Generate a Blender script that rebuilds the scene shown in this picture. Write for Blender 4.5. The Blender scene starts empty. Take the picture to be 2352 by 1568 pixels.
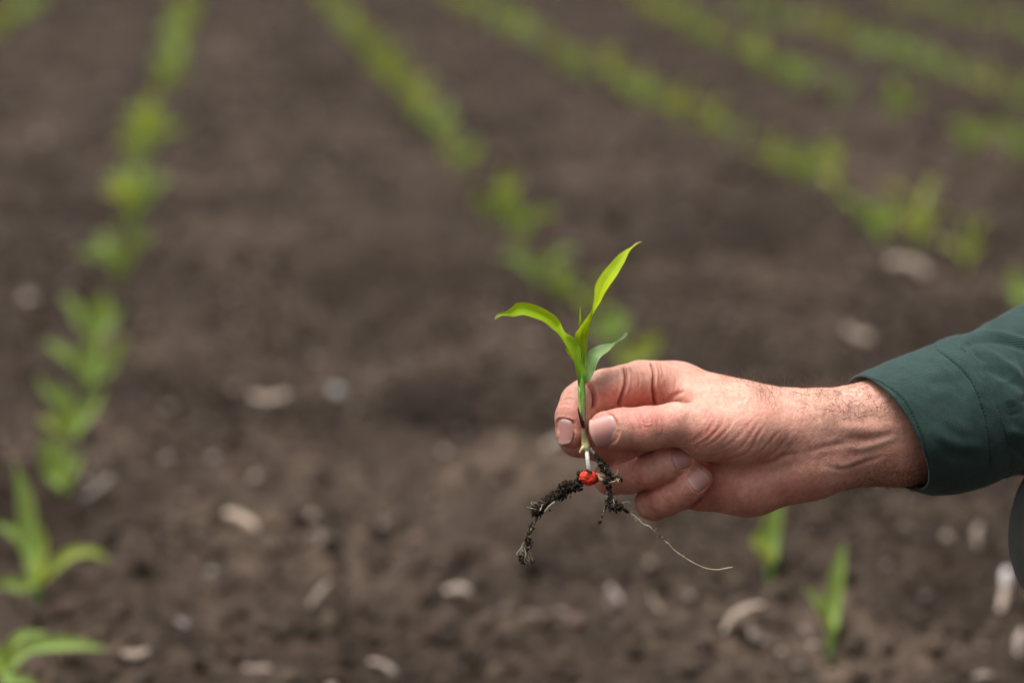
import bpy, math, random
import numpy as np
from mathutils import Vector
from mathutils.bvhtree import BVHTree

random.seed(11)
rng = np.random.default_rng(11)
scene = bpy.context.scene
col = scene.collection

# ------------------------------------------------------------------ camera frame
F = 5553.0            # focal length in units of the 2352 px wide survey of the photo
CX, CY = 1176.0, 784.0
D = 1200.0            # focus distance (mm)
H = 0.63              # camera height (m)
PITCH = math.atan((784 + 265) / F)
sp, cp = math.sin(PITCH), math.cos(PITCH)
CAM = np.array([0, 0, H])
FW = np.array([0, cp, -sp]); UP = np.array([0, sp, cp]); RT = np.array([1.0, 0, 0])

def loc(x, y, d):
    """survey position + depth (mm behind the focus plane) -> local mm"""
    z = D + d
    return np.array([z * (x - CX) / F, d, z * (CY - y) / F])

def world(p):
    p = np.asarray(p, float)
    return (CAM + np.multiply.outer(p[..., 0], RT) / 1000 + np.multiply.outer(p[..., 1] + D, FW) / 1000
            + np.multiply.outer(p[..., 2], UP) / 1000)

def to_px(p):
    z = D + p[:, 1]
    return p[:, 0] * F / z + CX, CY - p[:, 2] * F / z

def zc_ground(y):
    return H / (sp - cp * (784 - y) / F)

def ground(x, y, z0=0.0):
    z = (H - z0) / (sp - cp * (784 - y) / F)
    return CAM + z * (FW + RT * (x - CX) / F + UP * (CY - y) / F)

# ------------------------------------------------------------------ noise (numpy)
_perm = rng.permutation(4096)
_val = rng.random(4096) * 2 - 1
def vnoise(x, y, z):
    xi = np.floor(x).astype(np.int64); yi = np.floor(y).astype(np.int64); zi = np.floor(z).astype(np.int64)
    fx = x - xi; fy = y - yi; fz = z - zi
    fx = fx * fx * (3 - 2 * fx); fy = fy * fy * (3 - 2 * fy); fz = fz * fz * (3 - 2 * fz)
    def h(a, b, c):
        return _val[_perm[(_perm[(_perm[a & 4095] + b) & 4095] + c) & 4095]]
    r = 0
    for dx in (0, 1):
        for dy in (0, 1):
            for dz in (0, 1):
                w = (fx if dx else 1 - fx) * (fy if dy else 1 - fy) * (fz if dz else 1 - fz)
                r = r + w * h(xi + dx, yi + dy, zi + dz)
    return r
def fbm(x, y, z, o=4):
    r = 0; a = 1.0; s = 1.0
    for i in range(o):
        r = r + a * vnoise(x * s + 17.3 * i, y * s - 9.1 * i, z * s + 3.7 * i); a *= .5; s *= 2.03
    return r

# ------------------------------------------------------------------ object helpers
def setp(o, label=None, cat=None, group=None, kind=None):
    if label: o['label'] = label
    if cat: o['category'] = cat
    if group: o['group'] = group
    if kind: o['kind'] = kind
    return o

def empty(name, location):
    o = bpy.data.objects.new(name, None); col.objects.link(o)
    o.location = location; o.empty_display_size = .02
    return o

def mesh_obj(name, verts, faces, mat, parent=None, origin=(0, 0, 0), smooth=True, uv=None, colour=None, mats=None, midx=None):
    """verts in world metres; origin is the world place of the thing's base"""
    v = np.asarray(verts, float) - np.asarray(origin, float)
    me = bpy.data.meshes.new(name)
    if isinstance(faces, np.ndarray):
        nf, k = faces.shape
        me.vertices.add(len(v)); me.vertices.foreach_set('co', v.astype(np.float32).ravel())
        me.loops.add(nf * k); me.loops.foreach_set('vertex_index', faces.astype(np.int32).ravel())
        me.polygons.add(nf)
        me.polygons.foreach_set('loop_start', np.arange(0, nf * k, k, dtype=np.int32))
        me.polygons.foreach_set('loop_total', np.full(nf, k, dtype=np.int32))
        me.update(calc_edges=True)
    else:
        me.from_pydata(v.tolist(), [], faces)
    me.validate()
    me.polygons.foreach_set('use_smooth', [smooth] * len(me.polygons))
    for m in (mats or [mat]): me.materials.append(m)
    if midx is not None: me.polygons.foreach_set('material_index', midx)
    if uv is not None:
        lay = me.uv_layers.new(name='UVMap')
        li = np.empty(len(me.loops), dtype=np.int32); me.loops.foreach_get('vertex_index', li)
        lay.data.foreach_set('uv', np.asarray(uv, np.float32)[li].ravel())
    if colour is not None:
        at = me.color_attributes.new('tint', 'FLOAT_COLOR', 'POINT')
        c = np.ones((len(v), 4), np.float32); c[:, :3] = colour
        at.data.foreach_set('color', c.ravel())
    o = bpy.data.objects.new(name, me); col.objects.link(o)
    if parent is not None: o.parent = parent
    else: o.location = origin
    return o

# ------------------------------------------------------------------ materials
def newmat(name):
    m = bpy.data.materials.new(name); m.use_nodes = True
    nt = m.node_tree; nt.nodes.clear()
    return m, nt, nt.nodes, nt.links
def N(nodes, t, **kw):
    n = nodes.new(t)
    for k, v in kw.items():
        if k.startswith('i_'): n.inputs[k[2:].replace('_', ' ')].default_value = v
        else: setattr(n, k, v)
    return n
def ramp(nodes, stops):
    r = nodes.new('ShaderNodeValToRGB'); e = r.color_ramp.elements
    while len(e) < len(stops): e.new(.5)
    for i, (p, c) in enumerate(stops): e[i].position = p; e[i].color = (*c, 1) if len(c) == 3 else c
    return r
def mix(nodes, links, fac, a, b, mode='MIX'):
    m = nodes.new('ShaderNodeMix'); m.data_type = 'RGBA'; m.blend_type = mode
    for s, v in ((m.inputs[0], fac), (m.inputs[6], a), (m.inputs[7], b)):
        if isinstance(v, (int, float)): s.default_value = v
        elif isinstance(v, tuple): s.default_value = (*v, 1)
        else: links.new(v, s)
    return m.outputs[2]

def mat_skin():
    m, nt, n, l = newmat('skin')
    tc = n.new('ShaderNodeTexCoord')
    at = N(n, 'ShaderNodeAttribute', attribute_name='tint')
    no = N(n, 'ShaderNodeTexNoise', i_Scale=90.0, i_Detail=5.0, i_Roughness=.6); l.new(tc.outputs['Object'], no.inputs['Vector'])
    r = ramp(n, [(.3, (.84, .76, .74)), (.7, (1.1, 1.08, 1.06))]); l.new(no.outputs['Fac'], r.inputs[0])
    c = mix(n, l, 1.0, at.outputs['Color'], r.outputs[0], 'MULTIPLY')
    no2 = N(n, 'ShaderNodeTexNoise', i_Scale=420.0, i_Detail=3.0); l.new(tc.outputs['Object'], no2.inputs['Vector'])
    r2 = ramp(n, [(.35, (.88, .80, .78)), (.62, (1.04, 1.04, 1.04))]); l.new(no2.outputs['Fac'], r2.inputs[0])
    c = mix(n, l, .8, c, r2.outputs[0], 'MULTIPLY')
    # skin pattern relief: fine cells stretched across the hand
    mp = N(n, 'ShaderNodeMapping'); mp.inputs['Rotation'].default_value = (0, .6, 0); mp.inputs['Scale'].default_value = (1.5, 1, .65)
    l.new(tc.outputs['Object'], mp.inputs['Vector'])
    vo = N(n, 'ShaderNodeTexVoronoi', feature='DISTANCE_TO_EDGE', i_Scale=850.0); l.new(mp.outputs[0], vo.inputs['Vector'])
    mr = N(n, 'ShaderNodeMapRange'); mr.inputs[2].default_value = .28; l.new(vo.outputs['Distance'], mr.inputs[0])
    no3 = N(n, 'ShaderNodeTexNoise', i_Scale=1500.0, i_Detail=2.0); l.new(mp.outputs[0], no3.inputs['Vector'])
    ad = N(n, 'ShaderNodeMath', operation='ADD'); l.new(mr.outputs[0], ad.inputs[0]); l.new(no3.outputs['Fac'], ad.inputs[1])
    no4 = N(n, 'ShaderNodeTexNoise', i_Scale=330.0, i_Detail=4.0); l.new(mp.outputs[0], no4.inputs['Vector'])
    ad2 = N(n, 'ShaderNodeMath', operation='MULTIPLY_ADD'); l.new(no4.outputs['Fac'], ad2.inputs[0]); ad2.inputs[1].default_value = 2.2; l.new(ad.outputs[0], ad2.inputs[2])
    bu = N(n, 'ShaderNodeBump', i_Strength=.42, i_Distance=.00022); l.new(ad2.outputs[0], bu.inputs['Height'])
    b = n.new('ShaderNodeBsdfPrincipled'); l.new(c, b.inputs['Base Color']); l.new(bu.outputs[0], b.inputs['Normal'])
    b.inputs['Roughness'].default_value = .5
    b.inputs['Subsurface Weight'].default_value = .10
    b.inputs['Subsurface Radius'].default_value = (1.0, .35, .2)
    b.inputs['Subsurface Scale'].default_value = .002
    b.inputs['Specular IOR Level'].default_value = .42
    o = n.new('ShaderNodeOutputMaterial'); l.new(b.outputs[0], o.inputs[0])
    return m

def mat_nail():
    m, nt, n, l = newmat('nail')
    uv = n.new('ShaderNodeTexCoord'); sx = n.new('ShaderNodeSeparateXYZ'); l.new(uv.outputs['UV'], sx.inputs[0])
    # v: 0 root .. 1 free edge
    r = ramp(n, [(0.0, (.50, .30, .26)), (.10, (.52, .33, .30)), (.24, (.50, .25, .22)), (.84, (.52, .25, .215)), (.93, (.56, .35, .29)), (.97, (.48, .32, .25)), (1.0, (.22, .13, .09))])
    l.new(sx.outputs['Y'], r.inputs[0])
    wv = N(n, 'ShaderNodeTexNoise', i_Scale=14.0, i_Detail=2.0)
    mp = N(n, 'ShaderNodeMapping'); mp.inputs['Scale'].default_value = (3.5, .15, 1); l.new(uv.outputs['UV'], mp.inputs[0]); l.new(mp.outputs[0], wv.inputs['Vector'])
    bu = N(n, 'ShaderNodeBump', i_Strength=.22, i_Distance=.00015); l.new(wv.outputs['Fac'], bu.inputs['Height'])
    b = n.new('ShaderNodeBsdfPrincipled'); l.new(r.outputs[0], b.inputs['Base Color']); l.new(bu.outputs[0], b.inputs['Normal'])
    b.inputs['Roughness'].default_value = .33; b.inputs['Specular IOR Level'].default_value = .45
    b.inputs['Subsurface Weight'].default_value = .25; b.inputs['Subsurface Radius'].default_value = (1, .5, .4); b.inputs['Subsurface Scale'].default_value = .0015
    o = n.new('ShaderNodeOutputMaterial'); l.new(b.outputs[0], o.inputs[0])
    return m

def mat_plain(name, c, rough=.7, noise=None, bump=0, var=.35, spec=.3):
    m, nt, n, l = newmat(name)
    b = n.new('ShaderNodeBsdfPrincipled'); b.inputs['Roughness'].default_value = rough; b.inputs['Specular IOR Level'].default_value = spec
    b.inputs['Base Color'].default_value = (*c, 1)
    if noise:
        tc = n.new('ShaderNodeTexCoord'); no = N(n, 'ShaderNodeTexNoise', i_Scale=noise, i_Detail=5.0, i_Roughness=.65); l.new(tc.outputs['Object'], no.inputs['Vector'])
        r = ramp(n, [(.28, tuple(x * (1 - var) for x in c)), (.72, tuple(x * (1 + var) for x in c))]); l.new(no.outputs['Fac'], r.inputs[0])
        l.new(r.outputs[0], b.inputs['Base Color'])
        if bump:
            bu = N(n, 'ShaderNodeBump', i_Strength=.6, i_Distance=bump); l.new(no.outputs['Fac'], bu.inputs['Height']); l.new(bu.outputs[0], b.inputs['Normal'])
    o = n.new('ShaderNodeOutputMaterial'); l.new(b.outputs[0], o.inputs[0])
    return m

def mat_cloth(name, c, twill=True):
    m, nt, n, l = newmat(name)
    tc = n.new('ShaderNodeTexCoord')
    no = N(n, 'ShaderNodeTexNoise', i_Scale=55.0, i_Detail=6.0, i_Roughness=.65); l.new(tc.outputs['Object'], no.inputs['Vector'])
    r = ramp(n, [(.3, tuple(x * .72 for x in c)), (.7, tuple(x * 1.28 for x in c))]); l.new(no.outputs['Fac'], r.inputs[0])
    cc = r.outputs[0]
    mp = N(n, 'ShaderNodeMapping'); mp.inputs['Rotation'].default_value = (0, 0, math.radians(-42)); l.new(tc.outputs['UV'], mp.inputs[0])
    wv = N(n, 'ShaderNodeTexWave', i_Scale=.31, i_Distortion=.6, i_Detail=2.0); wv.inputs['Detail Scale'].default_value = 3; l.new(mp.outputs[0], wv.inputs['Vector'])
    r2 = ramp(n, [(.25, (.45, .45, .45)), (.8, (1.5, 1.5, 1.5))]); l.new(wv.outputs['Fac'], r2.inputs[0])
    if twill: cc = mix(n, l, .8, cc, r2.outputs[0], 'MULTIPLY')
    no2 = N(n, 'ShaderNodeTexNoise', i_Scale=1400.0, i_Detail=2.0); l.new(tc.outputs['Object'], no2.inputs['Vector'])
    r3 = ramp(n, [(.3, (.75, .75, .75)), (.75, (1.3, 1.3, 1.3))]); l.new(no2.outputs['Fac'], r3.inputs[0])
    cc = mix(n, l, .7, cc, r3.outputs[0], 'MULTIPLY')
    at = N(n, 'ShaderNodeAttribute', attribute_name='tint')
    cc = mix(n, l, 1.0, cc, at.outputs['Color'], 'MULTIPLY')
    ad = N(n, 'ShaderNodeMath', operation='ADD'); l.new(wv.outputs['Fac'], ad.inputs[0]); l.new(no2.outputs['Fac'], ad.inputs[1])
    bu = N(n, 'ShaderNodeBump', i_Strength=.5, i_Distance=.0003); l.new(ad.outputs[0], bu.inputs['Height'])
    b = n.new('ShaderNodeBsdfPrincipled'); l.new(cc, b.inputs['Base Color']); l.new(bu.outputs[0], b.inputs['Normal'])
    b.inputs['Roughness'].default_value = .85; b.inputs['Specular IOR Level'].default_value = .2
    b.inputs['Sheen Weight'].default_value = .26; b.inputs['Sheen Roughness'].default_value = .45
    b.inputs['Sheen Tint'].default_value = (.8, .95, .93, 1)
    o = n.new('ShaderNodeOutputMaterial'); l.new(b.outputs[0], o.inputs[0])
    return m

def mat_leaf(name, c0, c1, edge=None, trans=.4, midrib=(.5, .6, .1), mid=.35, rough=.6):
    """UV: x across the blade, y along it"""
    m, nt, n, l = newmat(name)
    tc = n.new('ShaderNodeTexCoord'); sx = n.new('ShaderNodeSeparateXYZ'); l.new(tc.outputs['UV'], sx.inputs[0])
    r = ramp(n, [(0.0, c0), (.45, c1), (1.0, tuple(.92 * x for x in c1))]); l.new(sx.outputs['Y'], r.inputs[0])
    cc = r.outputs[0]
    mp = N(n, 'ShaderNodeMapping'); mp.inputs['Scale'].default_value = (26, 1.2, 1); l.new(tc.outputs['UV'], mp.inputs[0])
    no = N(n, 'ShaderNodeTexNoise', i_Scale=1.0, i_Detail=3.0); l.new(mp.outputs[0], no.inputs['Vector'])
    r2 = ramp(n, [(.3, (.78, .8, .7)), (.7, (1.2, 1.15, 1.25))]); l.new(no.outputs['Fac'], r2.inputs[0])
    cc = mix(n, l, .8, cc, r2.outputs[0], 'MULTIPLY')
    mp2 = N(n, 'ShaderNodeMapping'); mp2.inputs['Scale'].default_value = (1.5, 5, 1); l.new(tc.outputs['UV'], mp2.inputs[0])
    nb = N(n, 'ShaderNodeTexNoise', i_Scale=1.0, i_Detail=2.0); l.new(mp2.outputs[0], nb.inputs['Vector'])
    r3 = ramp(n, [(.3, (.82, .9, .8)), (.7, (1.2, 1.06, 1.1))]); l.new(nb.outputs['Fac'], r3.inputs[0])
    cc = mix(n, l, 1.0, cc, r3.outputs[0], 'MULTIPLY')
    # midrib
    s = N(n, 'ShaderNodeMath', operation='SUBTRACT'); l.new(sx.outputs['X'], s.inputs[0]); s.inputs[1].default_value = .5
    a = N(n, 'ShaderNodeMath', operation='ABSOLUTE'); l.new(s.outputs[0], a.inputs[0])
    rm = ramp(n, [(0.0, (1, 1, 1)), (.045, (0, 0, 0))]); l.new(a.outputs[0], rm.inputs[0])
    mm = N(n, 'ShaderNodeMath', operation='MULTIPLY'); l.new(rm.outputs[0], mm.inputs[0]); mm.inputs[1].default_value = mid
    cc = mix(n, l, mm.outputs[0], cc, midrib)
    if edge:
        re = ramp(n, [(.455, (0, 0, 0)), (.495, (1, 1, 1))]); l.new(a.outputs[0], re.inputs[0])
        me_ = N(n, 'ShaderNodeMath', operation='MULTIPLY'); l.new(re.outputs[0], me_.inputs[0]); me_.inputs[1].default_value = .7
        cc = mix(n, l, me_.outputs[0], cc, edge)
        rt = ramp(n, [(.95, (0, 0, 0)), (1.0, (1, 1, 1))]); l.new(sx.outputs['Y'], rt.inputs[0])
        cc = mix(n, l, rt.outputs[0], cc, (.35, .22, .16))
    bu = N(n, 'ShaderNodeBump', i_Strength=.35, i_Distance=.00025); l.new(no.outputs['Fac'], bu.inputs['Height'])
    b = n.new('ShaderNodeBsdfPrincipled'); l.new(cc, b.inputs['Base Color']); l.new(bu.outputs[0], b.inputs['Normal'])
    b.inputs['Roughness'].default_value = rough; b.inputs['Specular IOR Level'].default_value = .18
    t = n.new('ShaderNodeBsdfTranslucent'); ct = mix(n, l, 1.0, cc, (1.5, 1.25, .5), 'MULTIPLY'); l.new(ct, t.inputs[0]); l.new(bu.outputs[0], t.inputs['Normal'])
    ms = n.new('ShaderNodeMixShader'); ms.inputs[0].default_value = trans; l.new(b.outputs[0], ms.inputs[1]); l.new(t.outputs[0], ms.inputs[2])
    o = n.new('ShaderNodeOutputMaterial'); l.new(ms.outputs[0], o.inputs[0])
    return m

def mat_attr(name, rough=.6, spec=.3, noise=900.0, bump=.0002, sss=0):
    m, nt, n, l = newmat(name)
    at = N(n, 'ShaderNodeAttribute', attribute_name='tint'); tc = n.new('ShaderNodeTexCoord')
    no = N(n, 'ShaderNodeTexNoise', i_Scale=noise, i_Detail=4.0); l.new(tc.outputs['Object'], no.inputs['Vector'])
    r = ramp(n, [(.3, (.75, .75, .75)), (.7, (1.2, 1.2, 1.2))]); l.new(no.outputs['Fac'], r.inputs[0])
    c = mix(n, l, 1.0, at.outputs['Color'], r.outputs[0], 'MULTIPLY')
    bu = N(n, 'ShaderNodeBump', i_Strength=.5, i_Distance=bump); l.new(no.outputs['Fac'], bu.inputs['Height'])
    b = n.new('ShaderNodeBsdfPrincipled'); l.new(c, b.inputs['Base Color']); l.new(bu.outputs[0], b.inputs['Normal'])
    b.inputs['Roughness'].default_value = rough; b.inputs['Specular IOR Level'].default_value = spec
    if sss:
        b.inputs['Subsurface Weight'].default_value = sss; b.inputs['Subsurface Scale'].default_value = .001; b.inputs['Subsurface Radius'].default_value = (1, 1, .6)
    o = n.new('ShaderNodeOutputMaterial'); l.new(b.outputs[0], o.inputs[0])
    return m

def mat_soil():
    m, nt, n, l = newmat('soil')
    at = N(n, 'ShaderNodeAttribute', attribute_name='tint')
    tc = n.new('ShaderNodeTexCoord')
    no = N(n, 'ShaderNodeTexNoise', i_Scale=3.0, i_Detail=3.0, i_Roughness=.5); l.new(tc.outputs['Object'], no.inputs['Vector'])
    r = ramp(n, [(.3, (.026, .0180, .0130)), (.5, (.050, .0360, .0265)), (.72, (.082, .059, .044))]); l.new(no.outputs['Fac'], r.inputs[0])
    n2 = N(n, 'ShaderNodeTexNoise', i_Scale=38.0, i_Detail=6.0, i_Roughness=.7); l.new(tc.outputs['Object'], n2.inputs['Vector'])
    r2 = ramp(n, [(.36, (.5, .48, .47)), (.52, (1, 1, 1)), (.66, (1.75, 1.68, 1.62))]); l.new(n2.outputs['Fac'], r2.inputs[0])
    c = mix(n, l, 1.0, r.outputs[0], r2.outputs[0], 'MULTIPLY')
    c = mix(n, l, 1.0, c, at.outputs['Color'], 'MULTIPLY')
    n3 = N(n, 'ShaderNodeTexNoise', i_Scale=180.0, i_Detail=4.0); l.new(tc.outputs['Object'], n3.inputs['Vector'])
    bu = N(n, 'ShaderNodeBump', i_Strength=1.0, i_Distance=.006); l.new(n3.outputs['Fac'], bu.inputs['Height'])
    b = n.new('ShaderNodeBsdfPrincipled'); l.new(c, b.inputs['Base Color']); l.new(bu.outputs[0], b.inputs['Normal'])
    b.inputs['Roughness'].default_value = .95; b.inputs['Specular IOR Level'].default_value = .12
    o = n.new('ShaderNodeOutputMaterial'); l.new(b.outputs[0], o.inputs[0])
    return m

M_SKIN = mat_skin(); M_NAIL = mat_nail()
M_HAIR = mat_plain('body_hair', (.10, .058, .032), .5)
M_SHIRT = mat_cloth('green_twill', (.021, .046, .040))
M_TROUSER = mat_cloth('grey_cloth', (.088, .085, .070), twill=False)
M_THREAD = mat_plain('thread', (.016, .034, .031), .8)
M_SOIL = mat_soil()
M_CLOD = mat_attr('clod', .95, .1, 160.0, .002)
M_STRAW = mat_attr('straw', .8, .25, 300.0, .0008)
M_GRIT = mat_attr('root_soil', .95, .15, 1500.0, .0006)
M_ROOT = mat_attr('root', .65, .3, 1600.0, .0002, .1)
M_STEM = mat_attr('stem', .4, .4, 1100.0, .00008, .25)
M_KERNEL = mat_attr('kernel', .72, .2, 700.0, .0003, .1)
M_LEAF_A = mat_leaf('leaf_tall', (.16, .36, .02), (.40, .60, .008), (.30, .22, .06), .42, (.16, .30, .01), .65)
M_LEAF_B = mat_leaf('leaf_arched', (.07, .24, .03), (.34, .56, .012), (.30, .20, .08), .40, (.20, .36, .02), .4)
M_LEAF_C = mat_leaf('leaf_small', (.13, .27, .09), (.19, .33, .14), (.40, .45, .20), .25, (.34, .42, .16), .6)
M_FIELD = mat_leaf('field_leaf', (.28, .40, .10), (.28, .42, .11), None, .35, (.24, .40, .08), .3, .5)
M_FIELD_Y = mat_leaf('field_leaf_light', (.36, .45, .08), (.35, .45, .09), None, .4, (.3, .45, .08), .3, .5)

# ------------------------------------------------------------------ implicit surface tools
def cone(P, a, b, ra, rb, flat=1.0):
    X, Y, Z = P
    ab = b - a; L2 = float(ab @ ab) + 1e-9
    px, py, pz = X - a[0], Y - a[1], Z - a[2]
    t = np.clip((px * ab[0] + py * ab[1] + pz * ab[2]) / L2, 0, 1)
    dx = px - t * ab[0]; dy = (py - t * ab[1]) / flat; dz = pz - t * ab[2]
    return np.sqrt(dx * dx + dy * dy + dz * dz) - (ra + t * (rb - ra))

def smin(a, b, k):
    h = np.clip(.5 + .5 * (b - a) / k, 0, 1)
    return b + (a - b) * h - k * h * (1 - h)

def surface_nets(Fv, org, h):
    S = (Fv < 0)
    nx, ny, nz = Fv.shape
    cnt = np.zeros((nx - 1, ny - 1, nz - 1), np.int8)
    for i in (0, 1):
        for j in (0, 1):
            for k in (0, 1):
                cnt += S[i:nx - 1 + i, j:ny - 1 + j, k:nz - 1 + k]
    act = (cnt > 0) & (cnt < 8)
    idx = np.full(act.shape, -1, np.int64)
    I = np.argwhere(act); idx[act] = np.arange(len(I))
    pos = np.zeros((len(I), 3)); w = np.zeros(len(I))
    corners = [(i, j, k) for i in (0, 1) for j in (0, 1) for k in (0, 1)]
    val = {c: Fv[I[:, 0] + c[0], I[:, 1] + c[1], I[:, 2] + c[2]] for c in corners}
    for c in corners:
        for ax in range(3):
            if c[ax] == 0:
                e = list(c); e[ax] = 1; e = tuple(e)
                va, vb = val[c], val[e]
                m = (va < 0) != (vb < 0)
                t = np.where(m, va / (va - vb + 1e-12), 0)
                q = np.tile(np.array(c, float), (len(I), 1)); q[:, ax] += t
                pos[m] += q[m]; w[m] += 1
    pos = pos / w[:, None] + I
    quads = []
    for ax in range(3):
        s0 = [slice(None)] * 3; s1 = [slice(None)] * 3
        s0[ax] = slice(0, -1); s1[ax] = slice(1, None)
        A = S[tuple(s0)]; B = S[tuple(s1)]
        E = np.argwhere(A != B); a_in = A[tuple(E.T)]
        u, v = (ax + 1) % 3, (ax + 2) % 3
        ok = (E[:, u] > 0) & (E[:, v] > 0) & (E[:, u] < Fv.shape[u] - 1) & (E[:, v] < Fv.shape[v] - 1)
        E = E[ok]; a_in = a_in[ok]
        def cell(du, dv):
            c = E.copy(); c[:, u] -= du; c[:, v] -= dv
            return idx[c[:, 0], c[:, 1], c[:, 2]]
        q = np.stack([cell(1, 1), cell(0, 1), cell(0, 0), cell(1, 0)], 1)
        q[~a_in] = q[~a_in][:, ::-1]
        quads.append(q)
    quads = np.concatenate(quads)
    quads = quads[(quads >= 0).all(1)]
    return pos * h + org, quads

def smooth_mesh(v, q, it=2, lam=.5):
    n = len(v)
    e = np.concatenate([q[:, [0, 1]], q[:, [1, 2]], q[:, [2, 3]], q[:, [3, 0]]])
    for _ in range(it):
        acc = np.zeros_like(v); c = np.zeros(n)
        for k in range(3):
            acc[:, k] = np.bincount(e[:, 0], v[e[:, 1], k], n) + np.bincount(e[:, 1], v[e[:, 0], k], n)
        c = np.bincount(e[:, 0], minlength=n) + np.bincount(e[:, 1], minlength=n)
        v = v + lam * (acc / np.maximum(c, 1)[:, None] - v)
    return v

def normals(v, q):
    fn = np.cross(v[q[:, 2]] - v[q[:, 0]], v[q[:, 3]] - v[q[:, 1]])
    nn = np.zeros_like(v)
    for k in range(4):
        for c in range(3):
            nn[:, c] += np.bincount(q[:, k], fn[:, c], len(v))
    return nn / (np.linalg.norm(nn, axis=1)[:, None] + 1e-12)

def grid_for(lo, hi, h):
    ax = [np.arange(lo[i], hi[i], h, dtype=np.float32) for i in range(3)]
    return np.meshgrid(*ax, indexing='ij', sparse=True)

def poly_dist(px, py, pts, samples=5):
    """distance in px to a smooth polyline and position 0..1 along it"""
    p = spline(np.array(pts, float), 8 if len(pts) > 2 else 2)
    best = np.full(len(px), 1e9); tt = np.zeros(len(px)); n = len(p) - 1
    for i in range(n):
        a, b = p[i], p[i + 1]; ab = b - a; L2 = ab @ ab + 1e-9
        t = np.clip(((px - a[0]) * ab[0] + (py - a[1]) * ab[1]) / L2, 0, 1)
        d = np.hypot(px - a[0] - t * ab[0], py - a[1] - t * ab[1])
        m = d < best; best[m] = d[m]; tt[m] = (i + t[m]) / n
    return best, tt

def spline(p, sub):
    """Catmull-Rom through rows of p"""
    p = np.asarray(p, float)
    if len(p) < 3:
        return np.array([p[0] + (p[-1] - p[0]) * t for t in np.linspace(0, 1, sub * (len(p) - 1) + 1)])
    P = np.vstack([2 * p[0] - p[1], p, 2 * p[-1] - p[-2]])
    out = []
    for i in range(1, len(P) - 2):
        for s in range(sub):
            t = s / sub
            out.append(.5 * (2 * P[i] + (P[i + 1] - P[i - 1]) * t + (2 * P[i - 1] - 5 * P[i] + 4 * P[i + 1] - P[i + 2]) * t * t
                             + (3 * P[i] - P[i - 1] - 3 * P[i + 1] + P[i + 2]) * t ** 3))
    out.append(p[-1])
    return np.array(out)

def resample(p, n):
    p = np.asarray(p, float); q = spline(p, 8)
    s = np.concatenate([[0], np.cumsum(np.linalg.norm(np.diff(q[:, :2], axis=0), axis=1))]); s /= s[-1]
    t = np.linspace(0, 1, n)
    return np.stack([np.interp(t, s, q[:, k]) for k in range(q.shape[1])], 1)

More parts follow.
